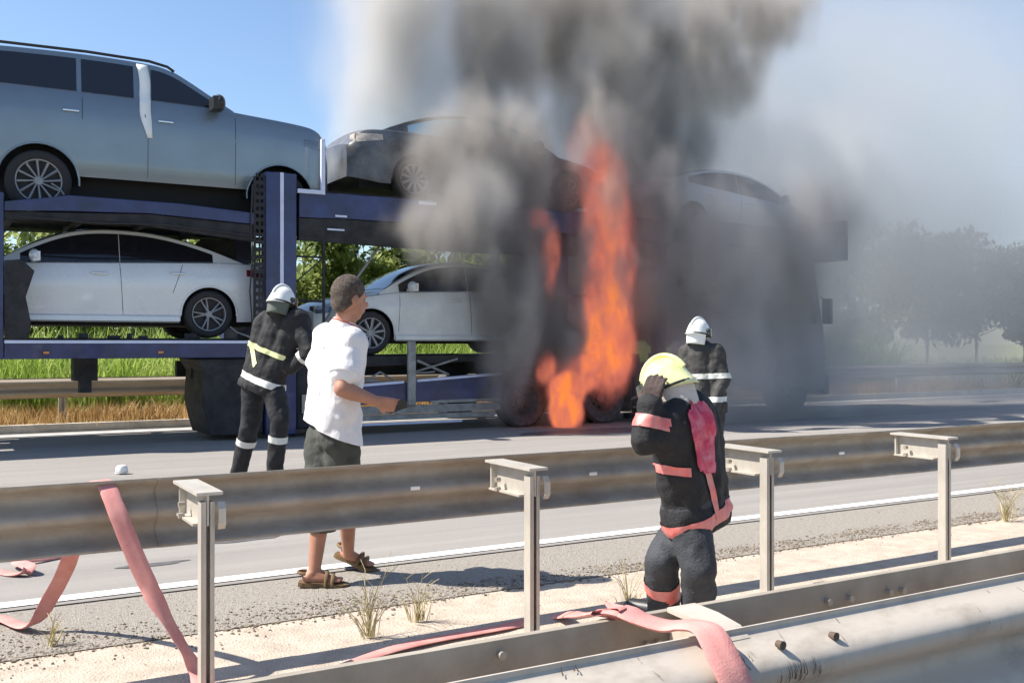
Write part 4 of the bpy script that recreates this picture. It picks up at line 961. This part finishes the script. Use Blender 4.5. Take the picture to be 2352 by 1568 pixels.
# near: yellow helmet, crouching between the two guardrails, hand at the face
jC = dict(hc=J(1531,886,4.60), lS=J(1546,972,4.50), rS=J(1602,958,4.76), lE=J(1482,1010,4.40), rE=J(1540,1040,4.95), lW=J(1494,935,4.42), rW=J(1500,960,4.80), lH=J(1578,1165,4.58), rH=J(1618,1160,4.74), lK=J(1604,1300,4.50), rK=J(1520,1282,4.64), lA=J(1604,1430,4.66), rA=J(1522,1425,4.86))
Cc, jk, tr_, up = firefighter('crouching firefighter in yellow helmet and red striped jacket between the two near guardrails', Vector((.80, 4.62, -.01)), jC, Vector((-.72,.55,-.42)), M_hy, M_fflap, M_turn, M_turng, M_pink, .98)
mid = (jC['lH']+jC['rH'])/2; tilt = (up + Vector((-.16,0,0))).normalized()
band(jk, 'reflective_stripe', mid - up*.045, tilt, .030, M_pink, .30)
band(jk, 'reflective_stripe', J(1525,1075,4.5), Vector((.1,0,1)), .020, M_pink, .14, .006, None, Vector((-.6,-1,0)))
band(jk, 'reflective_stripe', J(1630,1120,4.55), Vector((1,0,.28)), .016, M_pink, .16, .007, None, Vector((0,-1,0)))
band(jk, 'sleeve_stripe', jC['lE'].lerp(jC['lW'], .55), jC['lW']-jC['lE'], .028, M_pink, .10)
band(tr_, 'reflective_stripe', jC['rK'].lerp(jC['rA'], .40), jC['rA']-jC['rK'], .034, M_pink, .15)
band(tr_, 'reflective_stripe', jC['lK'].lerp(jC['lA'], .75), jC['lA']-jC['lK'], .030, M_pink, .15)
band(jk, 'back_panel', J(1610,1000,4.52), Vector((1,0,.22)), .062, M_crim, .17, .016, None, Vector((.2,-1,0)))
# ------------------------------------------------------------------ trees and bushes
M_bark = mat('olive_bark', (.12,.095,.07), .95, var=.4, scale=8, bump=.6, bscale=20)
LM = [leafmat('leaf_fresh', (.10,.15,.03), (.24,.30,.08), (.42,.46,.17), .9, .45), leafmat('leaf_grey_green', (.05,.08,.035), (.10,.14,.065), (.17,.21,.10), .8, .4)]
def tree_meshes(seed, h, rx, rz, zc, n, leaf, clumps, lm):
    rnd = random.Random(seed); tk_ = MB(); cl = []
    top = h*.55
    tp = [Vector((0,0,-.1)), Vector((rnd.uniform(-.1,.1), rnd.uniform(-.1,.1), h*.2)), Vector((rnd.uniform(-.2,.2), rnd.uniform(-.2,.2), top))]
    tk_.tube(tp, lambda u: .045*h/3*(1.15-.7*u), 8)
    for i in range(clumps):
        a = rnd.uniform(0, 2*PI); rr = rx*math.sqrt(rnd.random())*.95; z = zc + rz*rnd.uniform(-1, 1)*math.sqrt(max(.05, 1-(rr/rx)**2))
        c = Vector((rr*math.cos(a), rr*math.sin(a), z)); cl.append((c, rx*rnd.uniform(.18, .36)))
        b0 = tp[1].lerp(tp[2], rnd.uniform(.1, 1)); mid = b0.lerp(c, .5) + Vector((0,0,-.05*h*rnd.random()))
        tk_.tube([b0, mid, c], lambda u: .012*h/3*(1.2-u), 5)
    vs = []; fs = []
    for i in range(n):
        c, r = cl[rnd.randrange(len(cl))]
        v = Vector((rnd.gauss(0,1), rnd.gauss(0,1), rnd.gauss(0,1))).normalized()*r*(rnd.random()**.45); p = c + Vector((v.x, v.y, v.z*.75))
        s = leaf*rnd.uniform(.55, 1.3); q = Matrix.Rotation(rnd.uniform(0, 2*PI), 3, 'Z') @ Matrix.Rotation(rnd.gauss(.3, .7), 3, 'X')
        o = len(vs); vs += [p + q @ Vector((-.32*s, 0, 0)), p + q @ Vector((0, -.75*s, .05*s)), p + q @ Vector((.32*s, 0, 0)), p + q @ Vector((0, .75*s, -.12*s))]; fs.append((o, o+1, o+2, o+3))
    cm = bpy.data.meshes.new('crown'); cm.from_pydata([tuple(v) for v in vs], [], fs); cm.materials.append(lm)
    return tk_.mesh('trunk', M_bark, 40), cm
def tree(name, label, cat, p, ms, group, rz=0, sc=1.0):
    o = thing(name, label, cat, p, rz, group); o.scale = (sc, sc, sc)
    link('trunk', ms[0], o); link('crown', ms[1], o); return o
row = [tree_meshes(31, 4.2, 1.9, 1.5, 2.5, 9500, .15, 26, LM[0]), tree_meshes(32, 4.0, 1.7, 1.45, 2.3, 8500, .16, 22, LM[0]), tree_meshes(33, 3.8, 2.0, 1.3, 2.2, 9000, .14, 26, LM[0])]
nms = ['leafy tree glimpsed at the far left behind the lower deck', 'bright leafy tree behind the white sedan with five-spoke wheels', 'yellow green tree seen just right of the blue column', 'thin leafy tree beyond the front of the ten-spoke sedan', 'yellow green tree above the bonnet of the ten-spoke sedan', 'tree behind the roof of the ten-spoke sedan']
for i, (t, s) in enumerate(((.6, 23.5), (4.4, 24.5), (7.6, 23.2), (10.0, 24.6), (12.4, 23.4), (15.4, 24.4))):
    tree('leafy_tree', nms[i], 'tree', W(t, s, .05), row[i % 3], 'trees beyond the road on the left', i*1.3, 1.18+.06*(i % 3))
far = [tree_meshes(41, 5.8, 2.9, 2.0, 3.5, 10500, .20, 34, LM[1]), tree_meshes(42, 4.6, 2.0, 1.5, 2.8, 7000, .19, 24, LM[1]), tree_meshes(43, 3.0, 1.5, 1.0, 1.7, 4500, .15, 16, LM[1])]
def TP(px, s): return W(P(px, 790, s)[0], s, .03)
ft = [(2130, 26, 0, 1.02, 'large rounded tree faint in the haze at the right'), (2240, 27.5, 0, .96, 'tall tree close right of the large hazy tree'), (2010, 27, 1, .92, 'smaller tree at the left flank of the hazy group'),
      (2350, 25, 1, .88, 'dark tree cut by the right edge of the picture'), (1925, 31, 2, 1.0, 'low bushy tree just right of the faint truck'), (2420, 31, 1, 1.1, 'tree beyond the dark tree at the right edge'), (1850, 34, 1, 1.0, 'tree half hidden behind the faint truck cab')]
for i, (px, s, k, sc, lb) in enumerate(ft): tree('hazy_tree', lb, 'tree', TP(px, s), far[k], 'hazy trees on the right', i*2.1, sc*1.13)
rnd = random.Random(77)
bush = tree_meshes(51, 1.3, 1.1, .5, .65, 3800, .11, 14, LM[0])
for i, t in enumerate((-3.2, -.6, 1.6, 4.3, 7.2, 10.0)):
    bl = ['low bush behind the far guardrail, at the left edge', 'low bush behind the far guardrail, left of the support leg', 'low bush behind the far guardrail, at the support leg', 'low bush behind the far guardrail, left of the black storage box', 'low bush behind the black storage box', 'low bush behind the ramp of the lower deck'][i]
    tree('low_bush', bl, 'bush', W(t+1.5, 22.3+.4*rnd.random(), .1), bush, 'low bushes behind the far guardrail', i*1.7, .9+.3*rnd.random())
hedge = [tree_meshes(61, 2.4, 2.0, .95, 1.25, 7000, .13, 22, LM[0]), tree_meshes(62, 2.1, 1.8, .85, 1.1, 6000, .12, 20, LM[0])]
hl_ = ['shrub behind the straw at the left edge', 'shrub below the front of the five-spoke sedan', 'shrub under the middle of the five-spoke sedan', 'shrub under the rear wheel of the five-spoke sedan', 'shrub directly behind the blue column', 'shrub behind the bonnet of the ten-spoke sedan', 'shrub behind the front wheel of the ten-spoke sedan', 'shrub behind the door of the ten-spoke sedan', 'shrub beyond the burning axles', 'shrub beyond the truck cab']
for i in range(8): tree('tall_shrub', hl_[i], 'shrub', W(-2.5+2.7*i, 24.0+.5*(i % 2), .05), hedge[i % 2], 'shrubs behind the far guardrail', i*1.9, 1+.08*(i % 3))
# weeds and litter in the foreground
weed('dry weed tuft beside the sandals of the man', G(848,1460), .36, 14, 1)
weed('thin dry weed a step right of the sandals tuft', G(958,1425), .26, 9, 2)
weed('dry branching weed at the right edge beside the white line', G(2310,1195), .34, 16, 3, True)
weed('small dry weed at the left under the hanging hose', G(120,1480), .16, 9, 4)
weed('sparse dry weed beside the crouching firefighter', G(1440,1400), .28, 8, 5)
cup = thing('paper_cup', 'crumpled white cup lying on the asphalt beyond the rear guardrail', 'cup', G(280,1085,.02), .4)
MB().lathe([(0,.0),(.045,.0),(.062,.02),(.060,.05),(.045,.075),(.0,.085)], (0,0,0), 14, 'z').build('cup_body', mat('cup_white', (.82,.80,.76), .6), cup, 40)
MB().lathe([(.060,.0),(.066,.0),(.066,.008),(.060,.008)], (0,0,.0), 14, 'z').build('rim', mat('cup_white', (.82,.80,.76)), cup, 40)
# ------------------------------------------------------------------ smoke and flames: density grids filled from soft drifting puffs
def volume_field(name, label, kind, box, voxel, puffs, vmat, warp, detail, seed=0.0):
    """puffs: (t, s, z, rt, rs, rz, density, core); box: (t0, t1, s0, s1, z0, z1)"""
    t0, t1, s0, s1, z0, z1 = box
    mb = MB(); mb.bx(t0, t1, s0, s1, z0, z1); o = mb.build(name, vmat, None, 0); o.rotation_euler = (0, 0, ROT); tag(o, label, kind=kind)
    ng = bpy.data.node_groups.new(name + '_field', 'GeometryNodeTree')
    ng.interface.new_socket('Geometry', in_out='INPUT', socket_type='NodeSocketGeometry'); ng.interface.new_socket('Geometry', in_out='OUTPUT', socket_type='NodeSocketGeometry')
    N, Lk = ng.nodes, ng.links
    out = N.new('NodeGroupOutput'); pos = N.new('GeometryNodeInputPosition')
    def vm(op, a, b=None, scale=None):
        n = N.new('ShaderNodeVectorMath'); n.operation = op
        for i, q in enumerate((a, b)):
            if q is None: continue
            if isinstance(q, (tuple, list)): n.inputs[i].default_value = q
            else: Lk.new(q, n.inputs[i])
        if scale is not None: n.inputs['Scale'].default_value = scale
        return n.outputs['Value'] if op in ('LENGTH', 'DOT_PRODUCT') else n.outputs[0]
    def mm(op, a, b, c=None):
        n = N.new('ShaderNodeMath'); n.operation = op
        for i, q in enumerate((a, b, c)):
            if q is None: continue
            if isinstance(q, (int, float)): n.inputs[i].default_value = q
            else: Lk.new(q, n.inputs[i])
        return n.outputs[0]
    def nz(vec, scale, det, rough=.5):
        n = N.new('ShaderNodeTexNoise'); n.inputs['Scale'].default_value = scale; n.inputs['Detail'].default_value = det; n.inputs['Roughness'].default_value = rough
        Lk.new(vec, n.inputs['Vector']); return n
    p = pos.outputs[0]; st = vm('MULTIPLY', vm('ADD', p, (seed, seed*1.7, seed*.3)), warp.get('stretch', (1, 1, .7)))
    n1 = nz(st, warp['s1'], 1.5); n2 = nz(st, warp['s2'], 3, .55)
    d1 = vm('SCALE', vm('SUBTRACT', n1.outputs['Color'], (.5,.5,.5)), None, warp['a1'])
    d2 = vm('SCALE', vm('SUBTRACT', n2.outputs['Color'], (.5,.5,.5)), None, warp['a2'])
    q = vm('ADD', vm('ADD', p, d1), d2)
    tot = None
    for (t, s, z, rt, rs, rz, dn, core) in puffs:
        v = vm('MULTIPLY', vm('SUBTRACT', q, (t, s, z)), (1/rt, 1/rs, 1/rz)); ln = vm('LENGTH', v)
        m = N.new('ShaderNodeMapRange'); m.interpolation_type = 'SMOOTHSTEP'
        m.inputs['From Min'].default_value = 1.0; m.inputs['From Max'].default_value = core; m.inputs['To Min'].default_value = 0; m.inputs['To Max'].default_value = dn
        Lk.new(ln, m.inputs['Value']); tot = m.outputs[0] if tot is None else mm('ADD', tot, m.outputs[0])
    dt = nz(st, detail['s'], 4, .6)
    m = N.new('ShaderNodeMapRange'); m.inputs['From Min'].default_value = detail['lo']; m.inputs['From Max'].default_value = detail['hi']; m.inputs['To Min'].default_value = detail['min']; m.inputs['To Max'].default_value = detail['max']
    Lk.new(dt.outputs[0], m.inputs['Value']); tot = mm('MULTIPLY', tot, m.outputs[0])
    vc = N.new('GeometryNodeVolumeCube'); Lk.new(tot, vc.inputs['Density'])
    vc.inputs['Min'].default_value = (t0, s0, z0); vc.inputs['Max'].default_value = (t1, s1, z1)
    for nm, L_ in (('Resolution X', t1-t0), ('Resolution Y', s1-s0), ('Resolution Z', z1-z0)): vc.inputs[nm].default_value = max(4, int(L_/voxel))
    sm_ = N.new('GeometryNodeSetMaterial'); sm_.inputs['Material'].default_value = vmat
    Lk.new(vc.outputs[0], sm_.inputs[0]); Lk.new(sm_.outputs[0], out.inputs[0])
    md = o.modifiers.new('field', 'NODES'); md.node_group = ng
    return o
def smoke_mat(name, col, dens, aniso=.0, absorb=None):
    m = bpy.data.materials.new(name); m.use_nodes = True; nt = m.node_tree; nt.nodes.remove(nt.nodes['Principled BSDF'])
    v = nt.nodes.new('ShaderNodeVolumePrincipled'); v.inputs['Color'].default_value = (*col, 1); v.inputs['Density'].default_value = dens; v.inputs['Anisotropy'].default_value = aniso
    nt.links.new(v.outputs[0], nt.nodes['Material Output'].inputs['Volume']); return m
def PF(px, py, s, rx, rz, rs, dn, core=.25):
    t, z = P(px, py, s); ta, _ = P(px-rx, py, s); tb, _ = P(px+rx, py, s); _, za = P(px, py-rz, s); _, zb_ = P(px, py+rz, s)
    return (t, s, z, (tb-ta)/2, rs, (za-zb_)/2, dn, core)
dark = [PF(1115,180,15.4,120,330,1.2,2.2,.3), PF(1120,360,14.6,115,190,1.0,2.6,.35), PF(1190,720,13.9,105,290,.7,4.4,.4), PF(1290,780,13.5,62,140,.35,9.0,.45), PF(1303,570,13.5,40,150,.3,5.5,.4),
        PF(1210,430,14.6,130,190,.9,2.6,.4), PF(1420,60,15.6,270,250,1.3,1.8,.4), PF(1500,330,15.0,150,250,1.1,2.2,.4), PF(1230,40,15.8,260,190,1.3,1.0,.3), PF(1700,20,16.2,170,150,1.2,2.2,.4), PF(1600,160,16,170,160,1.1,1.6,.4),
        PF(1390,250,14.6,130,230,.8,1.5,.3), PF(1530,540,13.9,160,210,.8,2.2,.4), PF(1530,760,13.9,140,220,.6,1.3,.3), PF(1240,930,13.8,100,80,.5,2.2,.3), PF(1690,640,13.6,300,190,.7,1.7,.25), PF(1860,790,13.6,190,210,.6,1.2,.2), PF(1890,520,13.6,150,150,.6,1.3,.25), PF(1390,620,15.9,190,260,.8,2.6,.5), PF(1010,360,13.8,120,130,.5,2.0,.25), PF(1200,330,14.0,90,110,.5,1.6,.3), PF(1690,800,13.7,220,200,.7,.7,.3), PF(1030,520,13.7,140,130,.6,2.6,.3), PF(1130,390,13.7,125,200,.5,2.8,.35),
        PF(1090,330,14.0,100,200,.6,1.6,.3), PF(1385,360,13.4,130,220,.35,2.4,.3), PF(1400,600,13.3,90,200,.12,2.2,.4), PF(1150,820,13.5,65,200,.35,2.2,.3), PF(1100,560,13.4,90,60,.3,1.5,.3), PF(920,250,16,90,200,.8,.5,.2)]
volume_field('smoke', 'dark sooty smoke column rising from the burning axles', 'stuff', (4.0, 19.5, 12.6, 17.6, .05, 9.0), .085, dark,
    smoke_mat('black_smoke', (.60,.565,.53), 1.0), dict(s1=.5, a1=1.5, s2=2.1, a2=.95, stretch=(1,1,.5)), dict(s=1.7, lo=.38, hi=.62, min=.12, max=1.8))
pale = [PF(860,40,16,150,350,1.2,.75,.3), PF(860,280,15.7,120,190,1.0,.9,.25), PF(965,180,15.8,170,330,1.3,1.1,.3), PF(1060,470,13.6,120,140,.5,1.0,.3), PF(1010,20,16,260,220,1.3,.8,.3), PF(1250,250,16.3,150,280,1.0,1.2,.3), PF(830,370,14.9,100,50,.6,1.0,.2),
        PF(1500,120,16.8,340,260,1.0,.5,.3), PF(1640,330,15.6,180,250,1.0,.6,.3), PF(1760,640,13.3,330,330,.9,.75,.3), PF(1780,880,13.0,330,170,1.0,.8,.3), PF(1640,850,13.0,160,160,.7,.6,.3), PF(1880,450,14.5,280,230,1.5,.4,.3)]
volume_field('smoke', 'pale grey smoke drifting around the dark column', 'stuff', (3.0, 22, 11.4, 17.8, .05, 9.0), .11, pale,
    smoke_mat('pale_smoke', (.86,.83,.80), 1.0), dict(s1=.5, a1=1.5, s2=1.7, a2=.8, stretch=(1,1,.4)), dict(s=1.1, lo=.35, hi=.64, min=.4, max=1.5), 4.0)
drift = [PF(1950,450,20,600,620,5,.13,.1), PF(2150,650,19,460,360,4,.16,.1), PF(2000,880,15.5,640,190,4,.15,.15), PF(1850,200,18,460,440,3,.15,.1), PF(2250,250,24,560,480,6,.09,.1)]
volume_field('smoke', 'thin bluish smoke haze blowing away to the right over road and trees', 'stuff', (11, 48, 12, 31, .1, 16), .3, drift,
    smoke_mat('thin_smoke', (.64,.655,.68), 1.35), dict(s1=.16, a1=4, s2=.6, a2=1.4, stretch=(1,1,1)), dict(s=.35, lo=.3, hi=.7, min=.5, max=1.3), 9.0)
def flame_mat():
    m = bpy.data.materials.new('flame'); m.use_nodes = True; nt = m.node_tree; nt.nodes.remove(nt.nodes['Principled BSDF'])
    at = nt.nodes.new('ShaderNodeAttribute'); at.attribute_name = 'density'
    r = nt.nodes.new('ShaderNodeValToRGB'); e = r.color_ramp.elements
    e[0].position = .05; e[0].color = (.24,.062,.052,1); e[1].position = 1; e[1].color = (.66,.17,.025,1); x = e.new(.5); x.color = (.44,.115,.070,1)
    mr = nt.nodes.new('ShaderNodeMapRange'); mr.inputs['From Max'].default_value = 3.0; nt.links.new(at.outputs['Fac'], mr.inputs[0]); 
    tc = nt.nodes.new('ShaderNodeTexCoord'); mp = nt.nodes.new('ShaderNodeMapping'); mp.inputs['Scale'].default_value = (1,1,.38); nt.links.new(tc.outputs['Object'], mp.inputs[0])
    nz = nt.nodes.new('ShaderNodeTexNoise'); nz.inputs['Scale'].default_value = 4.5; nz.inputs['Detail'].default_value = 4; nz.inputs['Distortion'].default_value = .8; nt.links.new(mp.outputs[0], nz.inputs['Vector'])
    m3 = nt.nodes.new('ShaderNodeMapRange'); m3.inputs['From Min'].default_value = .35; m3.inputs['From Max'].default_value = .68; m3.inputs['To Min'].default_value = .35; m3.inputs['To Max'].default_value = 1.5; nt.links.new(nz.outputs[0], m3.inputs[0])
    m4 = nt.nodes.new('ShaderNodeMath'); m4.operation = 'MULTIPLY'; nt.links.new(mr.outputs[0], m4.inputs[0]); nt.links.new(m3.outputs[0], m4.inputs[1]); nt.links.new(m4.outputs[0], r.inputs[0])
    v = nt.nodes.new('ShaderNodeEmission'); nt.links.new(r.outputs[0], v.inputs['Color'])
    ml = nt.nodes.new('ShaderNodeMath'); ml.operation = 'MULTIPLY'; ml.inputs[1].default_value = 4.5; nt.links.new(at.outputs['Fac'], ml.inputs[0]); nt.links.new(ml.outputs[0], v.inputs['Strength'])
    ab = nt.nodes.new('ShaderNodeVolumeAbsorption'); ab.inputs['Color'].default_value = (0,0,0,1)
    m2 = nt.nodes.new('ShaderNodeMath'); m2.operation = 'MULTIPLY'; m2.inputs[1].default_value = 4.5; nt.links.new(at.outputs['Fac'], m2.inputs[0]); nt.links.new(m2.outputs[0], ab.inputs['Density'])
    ad = nt.nodes.new('ShaderNodeAddShader'); nt.links.new(v.outputs[0], ad.inputs[0]); nt.links.new(ab.outputs[0], ad.inputs[1]); nt.links.new(ad.outputs[0], nt.nodes['Material Output'].inputs['Volume'])
    return m
FS = 13.75
fl = [PF(1396,600,FS,70,240,.35,1.6,.6), PF(1398,780,FS,70,160,.35,2.0,.6), PF(1388,440,FS+.1,66,140,.3,1.0,.4), PF(1352,340,FS+.15,62,100,.3,.45,.3), PF(1303,895,FS-.2,48,55,.3,2.8,.5), PF(1300,942,FS-.25,38,58,.3,3.4,.6),
      PF(1370,838,FS-.1,95,34,.35,2.2,.4), PF(1264,590,FS-.25,24,110,.14,1.2,.3), PF(1238,502,FS-.2,40,34,.14,1.0,.3), PF(1255,845,FS-.25,24,50,.2,2.0,.3), PF(1320,880,FS-.2,60,36,.3,2.0,.4)]
volume_field('flame', 'tall orange flames leaping between the trailer axles', 'stuff', (8.2, 11.4, 13.2, 14.5, -.02, 6.4), .035, fl,
    flame_mat(), dict(s1=1.3, a1=.14, s2=4.5, a2=.20, stretch=(1,1,.45)), dict(s=3.2, lo=.36, hi=.60, min=.15, max=1.35), 2.0)
